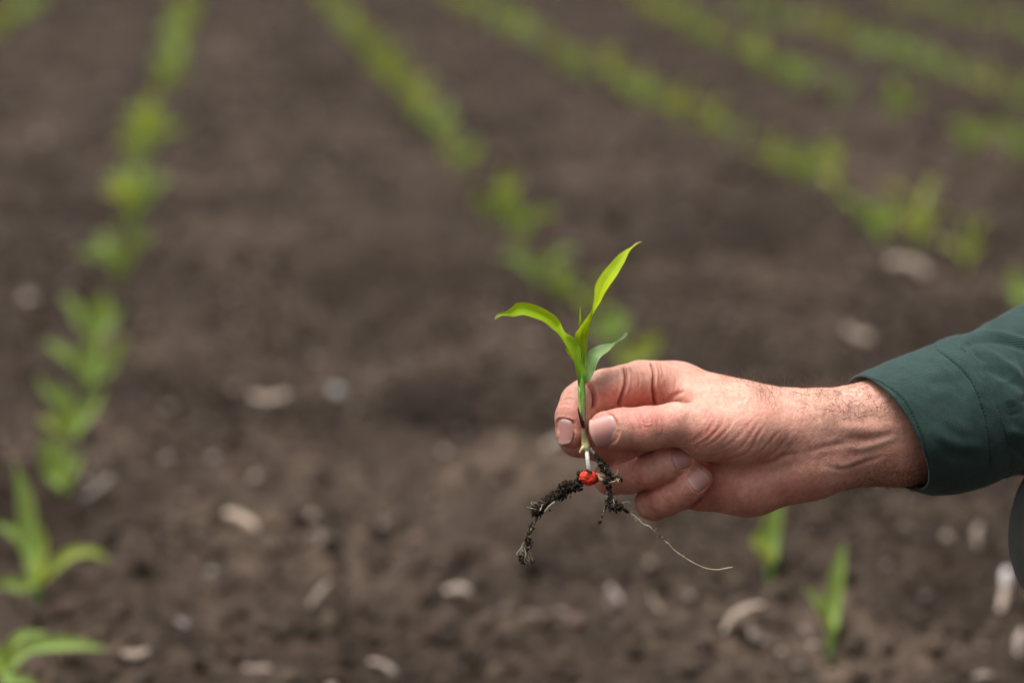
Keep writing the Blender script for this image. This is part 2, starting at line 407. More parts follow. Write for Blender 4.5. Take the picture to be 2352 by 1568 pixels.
# ================================================================== THE HAND
def build_hand():
    h = .62
    lo = loc(1262, 1215, 0); hi = loc(2190, 800, 0)
    P = grid_for((lo[0] - 2, -26, lo[2] - 3), (hi[0] + 4, 78, hi[2] + 3), h)
    C = lambda a, b, flat=1.0: cone(P, loc(*a[:3]), loc(*b[:3]), a[3], b[3], flat)
    X, Y, Z = P
    # forearm and wrist
    fore = smin(C((1850, 975, 17, 15.5), (2060, 950, 26, 19.5)), C((1850, 1058, 20, 16.5), (2060, 1022, 28, 19.2)), 14)
    fore = smin(fore, C((2060, 950, 26, 19.5), (2230, 925, 40, 23)), 8)
    fore = smin(fore, C((2060, 1022, 28, 19.2), (2230, 1010, 42, 23)), 8)
    palm = smin(C((1545, 887, 35, 11.3), (1850, 972, 20, 15)), C((1560, 935, 42, 12.5), (1850, 1000, 26, 15)), 10)
    palm = smin(palm, C((1562, 1010, 43, 12.5), (1850, 1035, 26, 15)), 10)
    palm = smin(palm, C((1612, 1108, 28, 14.6), (1720, 1104, 20, 16.6)), 8)
    palm = smin(palm, C((1720, 1104, 20, 16.6), (1860, 1068, 18, 16.6)), 8)
    palm = smin(palm, C((1592, 1058, 37, 12.5), (1730, 1055, 28, 15)), 10)
    palm = smin(palm, fore, 10)
    # thenar
    then = smin(C((1624, 993, 2, 13.5), (1710, 990, 6, 16.3)), C((1710, 990, 6, 16.3), (1850, 985, 14, 15.5)), 8)
    # web between thumb and index
    web = C((1590, 912, 22, 8.0), (1700, 930, 14, 11.5))
    then = smin(then, web, 11)
    base = smin(palm, then, 7)
    thumb = smin(C((1394, 986, -4, 9.2), (1430, 985, -5, 9.9), .86), C((1430, 985, -5, 9.9), (1490, 983, -5, 10.2), .88), 3)
    thumb = smin(thumb, C((1490, 983, -5, 10.2), (1552, 974, -3, 9.8), .92), 4)
    thumb = smin(thumb, C((1552, 974, -3, 9.8), (1622, 985, 1, 12.4), .95), 5)
    sx = loc(1600, 0, 0)[0]
    wk = np.clip((X - loc(1530, 0, 0)[0]) / 14, 0, 1)
    base = smin(base, thumb, .8 + 8 * wk + 0 * Y + 0 * Z)
    def finger(chain, mcp, flats=(1, 1, 1)):
        d = None
        for i in range(len(chain) - 1):
            c = C(chain[i], chain[i + 1], flats[min(i, len(flats) - 1)])
            d = c if d is None else smin(d, c, 3.2)
        m = loc(*mcp[:3])
        r = np.sqrt((X - m[0]) ** 2 + (Y - m[1]) ** 2 + (Z - m[2]) ** 2)
        return d, .7 + 7 * np.clip(1 - (r - 14) / 14, 0, 1)
    # index: knuckle, middle joint, end joint, pad, tip
    fi, kk = finger([(1560, 888, 37, 11.6), (1500, 880, 29, 10.9), (1470, 881, 25, 11.3), (1432, 887, 18, 10.2), (1390, 896, 13, 10.3), (1358, 908, 12, 9.4), (1334, 925, 10, 9.8), (1318, 958, 6, 8.9), (1312, 996, 3, 7.5)], (1560, 888, 34))
    base = smin(base, fi, kk)
    fm, kk = finger([(1562, 940, 44, 11.5), (1400, 968, 40, 10.6), (1328, 1004, 30, 9.6), (1375, 1015, 22, 9.3), (1430, 1019, 17, 9.0), (1505, 1020, 14, 7.6)], (1562, 940, 44))
    base = smin(base, fm, kk)
    fr, kk = finger([(1562, 1012, 46, 11.5), (1490, 1050, 40, 10.4), (1404, 1096, 25, 8.5), (1445, 1090, 16, 9.0), (1490, 1082, 10, 8.3), (1530, 1068, 6, 8.5), (1578, 1052, 8, 8.0)], (1562, 1012, 46))
    base = smin(base, fr, kk)
    fp, kk = finger([(1590, 1085, 38, 12), (1545, 1130, 34, 10), (1500, 1154, 22, 8.6), (1530, 1144, 14, 8.4), (1560, 1130, 9, 7.8), (1585, 1113, 6, 7.8), (1606, 1100, 6, 6.9)], (1600, 1085, 38))
    base = smin(base, fp, kk)
    v, q = surface_nets(base, np.array([X.flat[0], Y.flat[0], Z.flat[0]], float), h)
    v = smooth_mesh(v, q, 2, .5)
    return v, q

hv, hq = build_hand()
hn = normals(hv, hq)
px, py = to_px(hv)
front = np.clip(-hn[:, 1] * 2.2, 0, 1)
dark = np.zeros(len(hv)); disp = np.zeros(len(hv)); red = np.zeros(len(hv)); pale = np.zeros(len(hv))

def groove(pts, w, depth, f=1.0, fade=.18, r=.35, gate=None):
    """crease pressed into the camera-side skin; w in survey px, depth in mm"""
    pts = np.array(pts, float)
    lo = pts.min(0) - 6 * w; hi = pts.max(0) + 6 * w
    m = (px > lo[0]) & (px < hi[0]) & (py > lo[1]) & (py < hi[1]) & (front > .02)
    if gate is not None: m &= gate
    if not m.any(): return
    d, t = poly_dist(px[m], py[m], pts)
    e = np.clip(np.minimum(t, 1 - t) / max(fade, 1e-3), 0, 1) * front[m]
    g = np.exp(-(d / w) ** 2)
    disp[m] -= depth * g * e
    disp[m] += depth * .35 * np.exp(-((d - 2.2 * w) / (1.2 * w)) ** 2) * e
    red[m] += r * g * e
    if depth > 1.2: dark[m] += .75 * g * e  # deep creases also get their shade painted into the skin colour
def Z1(p): return [(1234.6 + x * .29297, 775.2 + y * .29297) for x, y in p]
def Z6(p): return [(1492.9 + x * .26855, 832.6 + y * .26855) for x, y in p]

# index finger flexion creases
groove(Z1([(890, 195), (912, 290), (905, 400), (919, 542)]), 3.2, 1.6, fade=.06, r=.9)
groove(Z1([(680, 225), (692, 300), (688, 380), (655, 470), (625, 540)]), 3.4, 1.5, fade=.06, r=.9)
groove(Z1([(330, 290), (392, 355), (425, 410), (440, 480), (434, 575)]), 3.6, 2.4, fade=.10, r=.9)
# folds of the web and the knuckle
for p in ([(850, 215), (880, 290), (885, 360)], [(945, 300), (960, 400), (985, 500)], [(1000, 330), (1010, 410), (1030, 480)],
          [(1090, 300), (1075, 400), (1050, 470)], [(1160, 300), (1130, 370), (1085, 450)], [(780, 250), (800, 330), (790, 400)], [(960, 200), (985, 260), (990, 320)]):
    groove(Z1(p), 2.2, .28, r=.28)
groove(Z1([(1020, 500), (1080, 450), (1160, 420)]), 4, .5, r=.2)
# thumb joint creases
for p in ([(755, 590), (790, 660), (815, 740), (835, 800)], [(790, 580), (830, 650), (850, 720)], [(855, 570), (900, 640), (890, 720)], [(690, 600), (740, 690), (770, 760)],
          [(830, 600), (800, 640), (850, 670), (900, 660)], [(930, 580), (945, 650), (930, 720)], [(820, 690), (860, 700), (880, 690)], [(960, 600), (985, 680), (975, 770)]):
    groove(Z1(p), 1.5, .22, r=.5)
# small skin lines along thumb
for i in range(26):
    x0 = 690 + i * 22; 
    groove(Z1([(x0, 580 + random.uniform(-15, 25)), (x0 + 22, 660 + random.uniform(-20, 20)), (x0 + 14, 760 + random.uniform(-20, 40))]), 1.3, .08, r=.12)
# thenar folds
for i, p in enumerate([[(300, 695), (380, 660), (450, 590), (500, 500)], [(345, 695), (430, 645), (520, 560), (570, 450)], [(390, 705), (490, 655), (590, 560), (650, 440)],
          [(450, 725), (560, 665), (670, 560), (740, 450)], [(560, 770), (700, 680), (820, 560), (880, 470)], [(640, 810), (790, 710), (870, 600), (950, 480)],
          [(740, 830), (870, 730), (920, 630), (1010, 500)], [(850, 830), (970, 740), (1050, 650), (1150, 540)], [(930, 850), (1060, 770), (1140, 680), (1220, 570)],
          [(1000, 860), (1120, 790), (1230, 690), (1300, 600)], [(420, 800), (560, 790), (700, 740)], [(560, 840), (720, 815), (860, 760)]]):
    groove(Z6(p), 3.3 if i < 9 else 2.4, [.34, .42, .42, .36, .32, .30, .50, .50, .36, .25, .2, .2][i] * .62, fade=.35, r=.18)
for k in range(70):   # finer lines between them
    cx, cy = random.uniform(300, 1250), random.uniform(350, 830)
    a = math.radians(random.uniform(35, 62)); L = random.uniform(60, 170)
    c, s = math.cos(a) * L / 2, math.sin(a) * L / 2
    groove(Z6([(cx - c, cy + s), (cx + 8, cy + 6), (cx + c, cy - s)]), random.uniform(1.2, 2.0), random.uniform(.06, .14), fade=.4, r=.1)
# crease under the thenar and wrist lines
groove(Z6([(900, 880), (1050, 850), (1150, 800), (1300, 770)]), 5, .7, fade=.35, r=.3)
groove(Z6([(1180, 700), (1230, 800), (1250, 900), (1260, 980)]), 4, .3, fade=.35, r=.25)
groove(Z6([(1330, 640), (1370, 760), (1380, 880)]), 4, .2, fade=.35, r=.15)
groove(Z6([(1280, 780), (1500, 720), (1700, 690), (1900, 740)]), 6, .35, fade=.3, r=.15)
groove(Z6([(1480, 880), (1650, 910), (1850, 850), (2050, 780)]), 5, .4, fade=.3, r=.1)
groove(Z6([(1600, 640), (1850, 650), (2100, 600)]), 6, .45, fade=.3, r=.1)
groove(Z6([(1650, 690), (1780, 730), (1950, 700), (2180, 610)]), 7, -.5, fade=.4, r=-.12)
groove(Z6([(1560, 930), (1680, 890), (1800, 820), (1900, 770)]), 8, -.32, fade=.4, r=-.1)
groove(Z6([(1550, 590), (1700, 560), (1900, 560), (2150, 560)]), 14, -.8, fade=.45, r=-.1)
# creases of the heel of the hand and curled fingers
groove(Z1([(1180, 1385), (1195, 1340), (1235, 1300), (1290, 1250)]), 3, 1.0, fade=.1, r=.5)
groove(Z1([(1290, 1100), (1330, 1180), (1300, 1260)]), 2, .1, r=.1)
for p in ([(760, 1090), (800, 1115), (830, 1130)], [(780, 1130), (815, 1150), (850, 1155)], [(1000, 1270), (1040, 1290), (1080, 1300)], [(560, 1080), (575, 1130), (585, 1180)],
          [(880, 1230), (895, 1290), (920, 1330)]):
    groove(Z1(p), 1.8, .12, r=.2)
# fingertip folds round the index
groove(Z1([(160, 540), (210, 520), (260, 530)]), 2, .18, r=.25); groove(Z1([(185, 500), (240, 480), (300, 490)]), 2, .15, r=.2)

# nails: centre, direction to the free edge, outward normal, width, length (mm)
def unit(v): v = np.asarray(v, float); return v / np.linalg.norm(v)
bv0 = BVHTree.FromPolygons([tuple(p) for p in hv], [tuple(int(i) for i in f) for f in hq])
NAILS = [('thumbnail', (1387, 986), (-1, 0, -.26), (-.08, -1, .14), 15.6, 14.4),
         ('fingernail', (1287, 991), (.0, .06, -1), (-.93, -.36, .0), 10.4, 13.0),
         ('fingernail', (1568, 1053), (.93, .25, .35), (.34, -1, .04), 11.2, 10.8),
         ('fingernail', (1607, 1104), (.80, .2, .62), (.40, -1, .0), 10.6, 10.8),
         ('fingernail', (1487, 1040), (1, .0, .02), (.1, -.45, -1), 10.0, 10.5)]
nail_frames = []
for nm, (cx, cy), ax, nr, wd, ln in NAILS:
    nr = unit(nr); ax = unit(np.array(ax) - np.dot(ax, nr) * nr); side = np.cross(ax, nr)
    c = loc(cx, cy, -30 if nm == 'thumbnail' else -30); ray = unit(c - np.array([0, -D, 0]))
    hit = bv0.ray_cast(Vector(c), Vector(ray))[0]
    if hit is None:
        hit = bv0.find_nearest(Vector(loc(cx, cy, 5)))[0]
    c = np.array(hit)
    nail_frames.append((nm, c, ax, nr, side, wd, ln))
    r = hv - c; u = r @ side / (wd / 2); w = r @ ax / (ln / 2); dn = r @ nr
    m = (np.abs(u) < 1.7) & (np.abs(w) < 1.7) & (np.abs(dn) < 6) & ((hn @ nr) > .15)
    rr = (np.abs(u) ** 2.6 + np.abs(w) ** 2.6) ** (1 / 2.6)
    fold = np.exp(-((rr - 1.12) / .09) ** 2) * .30 - np.exp(-((rr - 1.0) / .06) ** 2) * .35 - .55 * (rr < .97)
    fold = fold * np.where(w > .75, .35, 1)
    disp[m] += fold[m]; red[m] += .35 * np.exp(-((rr[m] - 1.06) / .07) ** 2)

# light undulation
disp += .16 * fbm(hv[:, 0] / 7, hv[:, 1] / 7, hv[:, 2] / 7, 3)
hv = hv + hn * disp[:, None]

def blob(x, y, rx, ry): return np.exp(-(((px - x) / rx) ** 2 + ((py - y) / ry) ** 2))
red += .75 * blob(1465, 915, 60, 34) * front + .35 * blob(1395, 915, 35, 35) * front + .35 * blob(1325, 985, 30, 50)
red += .35 * blob(1400, 1045, 90, 22) + .4 * blob(1420, 1100, 70, 40) + .35 * blob(1520, 1150, 80, 40) + .3 * blob(1620, 1080, 40, 60)
red += .25 * blob(1500, 985, 60, 40) + .3 * blob(1375, 1015, 40, 20) + .45 * blob(1720, 1130, 150, 45) + .2 * blob(1640, 1000, 70, 40)
red += .25 * fbm(hv[:, 0] / 9 + 5, hv[:, 1] / 9, hv[:, 2] / 9, 3)
pale += .6 * blob(1960, 930, 130, 50) + .25 * blob(1700, 900, 120, 40) + .3 * blob(1560, 880, 25, 40)
blue = .5 * np.exp(-(poly_dist(px, py, Z6([(1650, 690), (1780, 730), (1950, 700), (2180, 610)]))[0] / 8) ** 2) * front
blue += .5 * np.exp(-(poly_dist(px, py, Z6([(1560, 930), (1680, 890), (1800, 820), (1900, 770)]))[0] / 8) ** 2) * front
blue += .35 * blob(1920, 985, 45, 25)
base = np.array([.70, .375, .285]); rd = np.array([.60, .185, .145]); pl = np.array([.76, .48, .36]); bl = np.array([.44, .31, .25])
red = np.clip(red, 0, 1)[:, None]; pale = np.clip(pale, 0, 1)[:, None]; blue = np.clip(blue, 0, 1)[:, None]
skin_col = base * (1 - pale) + pl * pale
skin_col = skin_col * (1 - red) + rd * red
skin_col = skin_col * (1 - blue) + bl * blue
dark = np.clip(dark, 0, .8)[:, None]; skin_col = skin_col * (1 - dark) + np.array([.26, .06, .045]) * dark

# ---------------- person: root at the ground below the crouching body
P_BASE = world(loc(3700, 1500, 0)); P_BASE[2] = 0
person = empty('person', P_BASE)
setp(person, 'person crouching at the right edge in a dark green shirt, holding up the uprooted seedling', 'person')

def sdf_mesh(prims, h, k=25.0, sm=2):
    """prims: (a, b, ra, rb) in local mm -> verts, quads"""
    pts = np.array([p for a in prims for p in (a[0], a[1])]); R = max(max(a[2], a[3]) for a in prims) + 2 * h
    P = grid_for(pts.min(0) - R, pts.max(0) + R, h)
    d = None
    for a in prims:
        c = cone(P, np.array(a[0], float), np.array(a[1], float), a[2], a[3])
        d = c if d is None else smin(d, c, a[4] if len(a) > 4 else k)
    v, q = surface_nets(d, np.array([P[0].flat[0], P[1].flat[0], P[2].flat[0]], float), h)
    return smooth_mesh(v, q, sm), q

ELB = loc(3060, 900, 150); SHR = np.array([620., 170, 330]); SHL = np.array([650., -230, 320])
HIP = np.array([800., -40, -190]); HEAD = np.array([600., -30, 520])
# rest of the body (out of the frame): upper arm, trunk, neck, head with nose, chin and ears
body_p = [(loc(2200, 965, 38), ELB, 30, 40), (ELB, SHR, 42, 52), (SHR, SHL, 62, 62), ((640, -30, 300), HIP, 115, 120),
          ((635, -30, 350), (615, -30, 430), 58, 56), (HEAD + [12, 0, 20], HEAD + [-8, 0, -10], 84, 76, 20), (HEAD + [-20, 0, -60], HEAD + [-50, 0, -78], 48, 30, 20),
          (HEAD + [-84, 0, 5], HEAD + [-102, 0, -22], 9, 13, 8), (HEAD + [-78, 0, -55], HEAD + [-84, 0, -58], 16, 14, 6),
          (HEAD + [5, 78, 0], HEAD + [10, 84, -30], 12, 10, 4), (HEAD + [5, -78, 0], HEAD + [10, -84, -30], 12, 10, 4)]
bv, bq = sdf_mesh(body_p, 6.0, 25)
# the other hand, relaxed on the near knee
h0 = np.array([440., -240, -55]); hd = []
hd.append((h0 + [15, 0, 8], h0 + [-45, 0, -18], 22, 19, 10)); hd.append((h0 + [-20, -22, -12], h0 + [-62, -26, -30], 13, 12, 10)); hd.append((h0 + [-20, 22, -12], h0 + [-60, 24, -30], 13, 12, 10))
for k, (oy, Lf) in enumerate(((-33, 26), (-12, 30), (9, 28), (29, 22))):
    b_ = h0 + [-62, oy, -28]; m_ = b_ + [-Lf, oy * .08, -14]; e_ = m_ + [-Lf * .55, 0, -22]; t_ = e_ + [-6, 0, -18]
    hd += [(b_, m_, 9.8, 9, 3), (m_, e_, 9, 8.2, 2), (e_, t_, 8.2, 7, 2)]
hd += [(h0 + [-5, -26, -8], h0 + [-38, -48, -26], 12, 10, 4), (h0 + [-38, -48, -26], h0 + [-62, -54, -42], 10, 8.5, 2)]
ov, oq = sdf_mesh(hd, 2.2, 3)
bv, bq = np.vstack([bv, ov]), np.vstack([bq, oq + len(bv)])
all_v = np.vstack([hv, bv]); all_q = np.vstack([hq, bq + len(hv)])
cols = np.vstack([skin_col, np.tile(base, (len(bv), 1))])
body = mesh_obj('body', world(all_v), all_q, M_SKIN, person, P_BASE, colour=cols)

# nails
bv1 = BVHTree.FromPolygons([tuple(p) for p in hv], [tuple(int(i) for i in f) for f in hq])
for nm, c, ax, nr, side, wd, ln in nail_frames:
    nu, nw = 21, 23
    U, Wv = np.meshgrid(np.linspace(-1, 1, nu), np.linspace(-1, 1, nw))
    # square -> rounded plate
    us = U * np.sqrt(1 - .30 * Wv ** 2) ; ws = Wv * np.sqrt(1 - .30 * U ** 2)
    nrm = np.zeros((nw, nu)); 
    for i in range(nw):
        for j in range(nu):
            o = c + side * us[i, j] * wd / 2 + ax * ws[i, j] * ln / 2 + nr * 12
            hit = bv1.ray_cast(Vector(o), Vector(-nr), 22)
            nrm[i, j] = 12 - hit[3] if hit[0] is not None else np.nan
    # fit a smooth quadratic plate through the hits
    g = np.isfinite(nrm) & (np.abs(nrm) < 3.2) & (np.maximum(np.abs(us), np.abs(ws)) < .85)
    kc = -(wd / 2) ** 2 / (2 * .56 * wd)         # plate bends round the finger
    res = nrm - kc * us ** 2 + .35 * np.clip(ws, 0, 1) ** 2
    A = np.stack([np.ones(g.sum()), us[g], ws[g]], 1)
    k, *_ = np.linalg.lstsq(A, res[g], rcond=None); k[1:] = np.clip(k[1:], -1.3, 1.3)
    Zp = k[0] + k[1] * us + k[2] * ws + kc * us ** 2 - .35 * np.clip(ws, 0, 1) ** 2
    edge = np.maximum(np.abs(U), np.abs(Wv))
    off = .50 - .70 * np.clip((edge - .8) / .2, 0, 1) ** 2 * np.where(Wv > .8, .3, 1)
    off += .25 * np.clip(Wv, 0, 1) ** 2
    V = c + side * us[..., None] * wd / 2 + ax * ws[..., None] * ln / 2 + nr * (Zp + off)[..., None]
    V = V.reshape(-1, 3); fc = np.array([[i * nu + j, i * nu + j + 1, (i + 1) * nu + j + 1, (i + 1) * nu + j] for i in range(nw - 1) for j in range(nu - 1)])
    uvs = np.stack([(U.ravel() + 1) / 2, (Wv.ravel() + 1) / 2], 1)
    mesh_obj(nm, world(V), fc, M_NAIL, body, P_BASE, uv=uvs)

# hair
def tubes(paths, radii, sides=4, cols=None):
    """list of (n,3) paths + per-point radii -> verts, faces (list), colours"""
    V, Fc, Cc = [], [], []
    for pi, (p, r) in enumerate(zip(paths, radii)):
        p = np.asarray(p, float); n = len(p); r = np.broadcast_to(r, (n,))
        t = np.gradient(p, axis=0); t /= np.linalg.norm(t, axis=1)[:, None] + 1e-9
        ref = np.array([.3, 1, .2]) if abs(t[0] @ unit([.3, 1, .2])) < .9 else np.array([1., 0, .2])
        b0 = len(V)
        for i in range(n):
            a = unit(np.cross(t[i], ref)); b = np.cross(t[i], a)
            for s in range(sides):
                an = 2 * math.pi * s / sides
                V.append(p[i] + r[i] * (math.cos(an) * a + math.sin(an) * b))
                if cols is not None: Cc.append(cols[pi][i] if np.ndim(cols[pi]) == 2 else cols[pi])
        for i in range(n - 1):
            for s in range(sides):
                s2 = (s + 1) % sides
                Fc.append((b0 + i * sides + s, b0 + i * sides + s2, b0 + (i + 1) * sides + s2, b0 + (i + 1) * sides + s))
        Fc.append(tuple(b0 + s for s in range(sides))[::-1]); Fc.append(tuple(b0 + (n - 1) * sides + s for s in range(sides)))
    return np.array(V), Fc, (np.array(Cc) if cols is not None else None)

hn2 = normals(hv, hq); px2, py2 = to_px(hv)
topmask = (hn2[:, 2] > .72) & (px2 > 1640) & (px2 < 2010) & (hn2[:, 1] > -.75)
topw = topmask * np.clip((px2 - 1640) / 150, .12, 1)
facew = ((hn2[:, 1] < -.3) & (px2 > 1830) & (px2 < 2120)) * (np.exp(-((py2 - 925) / 28) ** 2) + .0) * np.clip((px2 - 1810) / 120, 0, 1)
facew += ((hn2[:, 1] < -.2) & (px2 > 1960) & (px2 < 2130)) * (np.exp(-((py2 - 1085) / 34) ** 2)) * np.clip((px2 - 1950) / 90, 0, 1)
undw = ((hn2[:, 2] < -.45) & (px2 > 1900) & (px2 < 2120)) * np.clip((px2 - 1890) / 130, 0, 1)
paths, rad = [], []
for wts, cnt, lift, Lr in ((topw, 520, 1.0, (4, 10)), (facew, 480, .30, (5, 10)), (undw, 460, .55, (4, 8))):
    ids = rng.choice(len(hv), cnt, p=wts / wts.sum())
    for i in ids:
        n0 = hn2[i]; L = random.uniform(*Lr); seg = 6
        tdir = np.array([-.55 + random.uniform(-.9, .9), random.uniform(-.4, .4), random.uniform(-.8, .5)])
        tdir = unit(tdir - (tdir @ n0) * n0)
        d = unit(n0 * lift * random.uniform(.5, 1.3) + tdir)
        curl = rng.normal(0, .22, 3); p = [hv[i] - n0 * .1]
        for s in range(seg):
            d = unit(d + curl + rng.normal(0, .10, 3)); 
            q_ = p[-1] + d * L / seg
            pen = (q_ - hv[i]) @ n0
            if pen < .15: q_ = q_ + n0 * (.15 - pen)
            p.append(q_)
        paths.append(p); rad.append(np.linspace(.055, .025, seg + 1))
V, Fc, _ = tubes(paths, rad, 3)
mesh_obj('arm_hair', world(V), Fc, M_HAIR, body, P_BASE)

# ================================================================== SHIRT
def sleeve_rings(secs, nr, nt=160):
    """secs rows: Tx,Ty,Bx,By,bow,depth,halfdepth -> (nr,nt,3) local, plus px arrays"""
    S = resample_rows(np.array(secs, float), nr)
    th = np.linspace(0, 2 * math.pi, nt, endpoint=False)
    out = np.zeros((nr, nt, 3))
    for i, s in enumerate(S):
        T = np.array(s[0:2]); B = np.array(s[2:4]); C = (T + B) / 2; A = (T - B) / 2
        c = np.sign(np.cos(th)) * np.abs(np.cos(th)) ** .92; sn = np.sign(np.sin(th)) * np.abs(np.sin(th)) ** .92
        for j in range(nt):
            x = C[0] + c[j] * A[0] + sn[j] * s[4]; y = C[1] + c[j] * A[1]; d = s[5] - sn[j] * s[6]
            # survey position is read at its own depth; keep cross-section physical
            k = (D + s[5]) / (D + d)
            out[i, j] = loc(x, y, d) * np.array([k * .25 + .75, 1, k * .25 + .75])
    return out, th
def resample_rows(p, n):
    q = spline(p, 10); s = np.linspace(0, len(q) - 1, n); i = np.clip(s.astype(int), 0, len(q) - 2); f = (s - i)[:, None]
    return q[i] * (1 - f) + q[i + 1] * f
def Z3(p): return [(1693.9 + x * .4576, 660.3 + y * .4576) for x, y in p]

def cloth_obj(name, R, parent, folds, noise_amp=.5, thick=None, seed=0, closed_end=False, hem=None):
    nr, nt, _ = R.shape
    v = R.reshape(-1, 3)
    q = np.array([[i * nt + j, i * nt + (j + 1) % nt, (i + 1) * nt + (j + 1) % nt, (i + 1) * nt + j] for i in range(nr - 1) for j in range(nt)])
    n = normals(v, q)
    cen = R.mean(1, keepdims=True); flip = np.sign(((v - np.repeat(cen, nt, 1).reshape(-1, 3)) * n).sum(1).mean())
    n = n * flip
    if flip < 0: q = q[:, ::-1]
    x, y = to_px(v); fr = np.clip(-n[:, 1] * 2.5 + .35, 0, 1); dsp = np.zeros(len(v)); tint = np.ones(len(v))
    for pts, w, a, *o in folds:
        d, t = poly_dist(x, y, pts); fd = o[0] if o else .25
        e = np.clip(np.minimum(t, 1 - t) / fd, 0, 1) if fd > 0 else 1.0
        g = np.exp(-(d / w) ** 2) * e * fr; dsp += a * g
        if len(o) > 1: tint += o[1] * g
    dsp += noise_amp * fbm(v[:, 0] / 16 + seed, v[:, 1] / 16, v[:, 2] / 16, 4)
    dsp += .10 * fbm(v[:, 0] / 2.2 + seed, v[:, 1] / 2.2, v[:, 2] / 2.2, 2)
    v = v + n * dsp[:, None]
    ds = np.concatenate([[0], np.cumsum(np.linalg.norm(np.diff(R.mean(1), axis=0), axis=1))])
    per = np.linalg.norm(np.diff(R[nr // 2], axis=0), axis=1).sum()
    uv = np.stack([np.tile(np.abs(np.linspace(-1, 1, nt)) * per / 2, nr), np.repeat(ds, nt)], 1)
    if thick:
        vi = v - n * thick; N0 = len(v)
        # rounded hem: a lip ring between outer and inner edge at both ends
        q2 = q[:, ::-1] + N0
        lipv = (v[:nt] + vi[:nt]) / 2 + unit(R[0].mean(0) - R[1].mean(0)) * thick * .5
        lq = []
        for j in range(nt):
            k = (j + 1) % nt
            lq.append((j, 2 * N0 + j, 2 * N0 + k, k)); lq.append((2 * N0 + j, N0 + j, N0 + k, 2 * N0 + k))
        e0 = (nr - 1) * nt
        for j in range(nt):
            k = (j + 1) % nt; lq.append((e0 + j, e0 + k, N0 + e0 + k, N0 + e0 + j))
        v = np.vstack([v, vi, lipv]); q = np.vstack([q, q2, np.array(lq)]); uv = np.vstack([uv, uv, uv[:nt]])
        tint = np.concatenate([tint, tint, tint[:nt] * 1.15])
    return v, q, uv, np.repeat(tint[:, None], 3, 1)

cuff_secs = [(1975, 860, 2106, 1128, 60, 22, 31), (2000, 849, 2125, 1133, 60, 23.5, 33), (2050, 829, 2152, 1138, 60, 26, 34.5), (2106, 807, 2215, 1130, 59, 31, 35.5),
             (2140, 793, 2262, 1114, 58, 34, 36), (2168, 781, 2300, 1096, 56, 37, 36)]
R, _ = sleeve_rings(cuff_secs, 100)
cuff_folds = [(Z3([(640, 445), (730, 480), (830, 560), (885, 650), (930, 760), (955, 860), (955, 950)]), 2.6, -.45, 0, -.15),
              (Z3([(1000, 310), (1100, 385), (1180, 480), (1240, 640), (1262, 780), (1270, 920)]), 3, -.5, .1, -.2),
              (Z3([(960, 330), (1060, 420), (1140, 530)]), 9, .5), (Z3([(1020, 640), (1100, 700), (1190, 720)]), 14, .5), (Z3([(900, 480), (1000, 560), (1120, 600)]), 16, -.5),
              (Z3([(1000, 800), (1100, 850), (1230, 850)]), 14, -.6), (Z3([(700, 400), (830, 420), (960, 380)]), 9, -.35),
              (Z3([(1130, 330), (1160, 420), (1225, 470)]), 6, .35), (Z3([(1200, 560), (1260, 600), (1300, 590)]), 5, .35), (Z3([(1180, 430), (1240, 470), (1270, 460)]), 4, -.35), (Z3([(850, 420), (960, 470), (1080, 470), (1180, 420)]), 12, -.7), (Z3([(960, 700), (1080, 780), (1240, 800)]), 16, .9), (Z3([(1060, 330), (1090, 450), (1160, 600)]), 12, -.6)]
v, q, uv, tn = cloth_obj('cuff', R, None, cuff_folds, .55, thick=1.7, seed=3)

sl_secs = [(2160, 785, 2292, 1098, 56, 36, 35.4), (2172, 778, 2302, 1098, 56, 37.5, 36.8), (2197, 768, 2325, 1090, 56, 40, 38), (2243, 759, 2352, 1087, 56, 45, 39), (2289, 733, 2400, 1082, 55, 51, 41),
           (2352, 699, 2460, 1080, 55, 60, 43), (2500, 640, 2620, 1085, 50, 80, 46), (2750, 610, 2830, 1100, 40, 115, 50), (3020, 600, 3070, 1150, 20, 150, 54)]
R2, _ = sleeve_rings(sl_secs, 190)
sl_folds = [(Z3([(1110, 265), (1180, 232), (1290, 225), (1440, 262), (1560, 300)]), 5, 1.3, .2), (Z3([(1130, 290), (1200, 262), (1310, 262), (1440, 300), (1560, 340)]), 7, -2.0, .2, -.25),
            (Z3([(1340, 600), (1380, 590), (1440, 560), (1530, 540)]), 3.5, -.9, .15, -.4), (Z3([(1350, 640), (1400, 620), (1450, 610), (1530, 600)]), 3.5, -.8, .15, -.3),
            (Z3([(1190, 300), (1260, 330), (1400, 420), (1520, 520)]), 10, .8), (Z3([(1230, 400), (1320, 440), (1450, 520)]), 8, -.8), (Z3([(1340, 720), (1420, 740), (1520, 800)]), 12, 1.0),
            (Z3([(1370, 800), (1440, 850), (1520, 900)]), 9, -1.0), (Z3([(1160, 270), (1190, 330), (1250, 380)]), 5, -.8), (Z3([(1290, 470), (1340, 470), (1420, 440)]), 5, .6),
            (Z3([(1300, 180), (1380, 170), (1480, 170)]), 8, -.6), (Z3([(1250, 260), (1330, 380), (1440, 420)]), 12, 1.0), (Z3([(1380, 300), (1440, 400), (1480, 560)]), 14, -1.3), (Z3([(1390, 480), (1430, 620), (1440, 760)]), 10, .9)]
v2, q2, uv2, tn2 = cloth_obj('sleeve', R2, None, sl_folds, .7, seed=9)
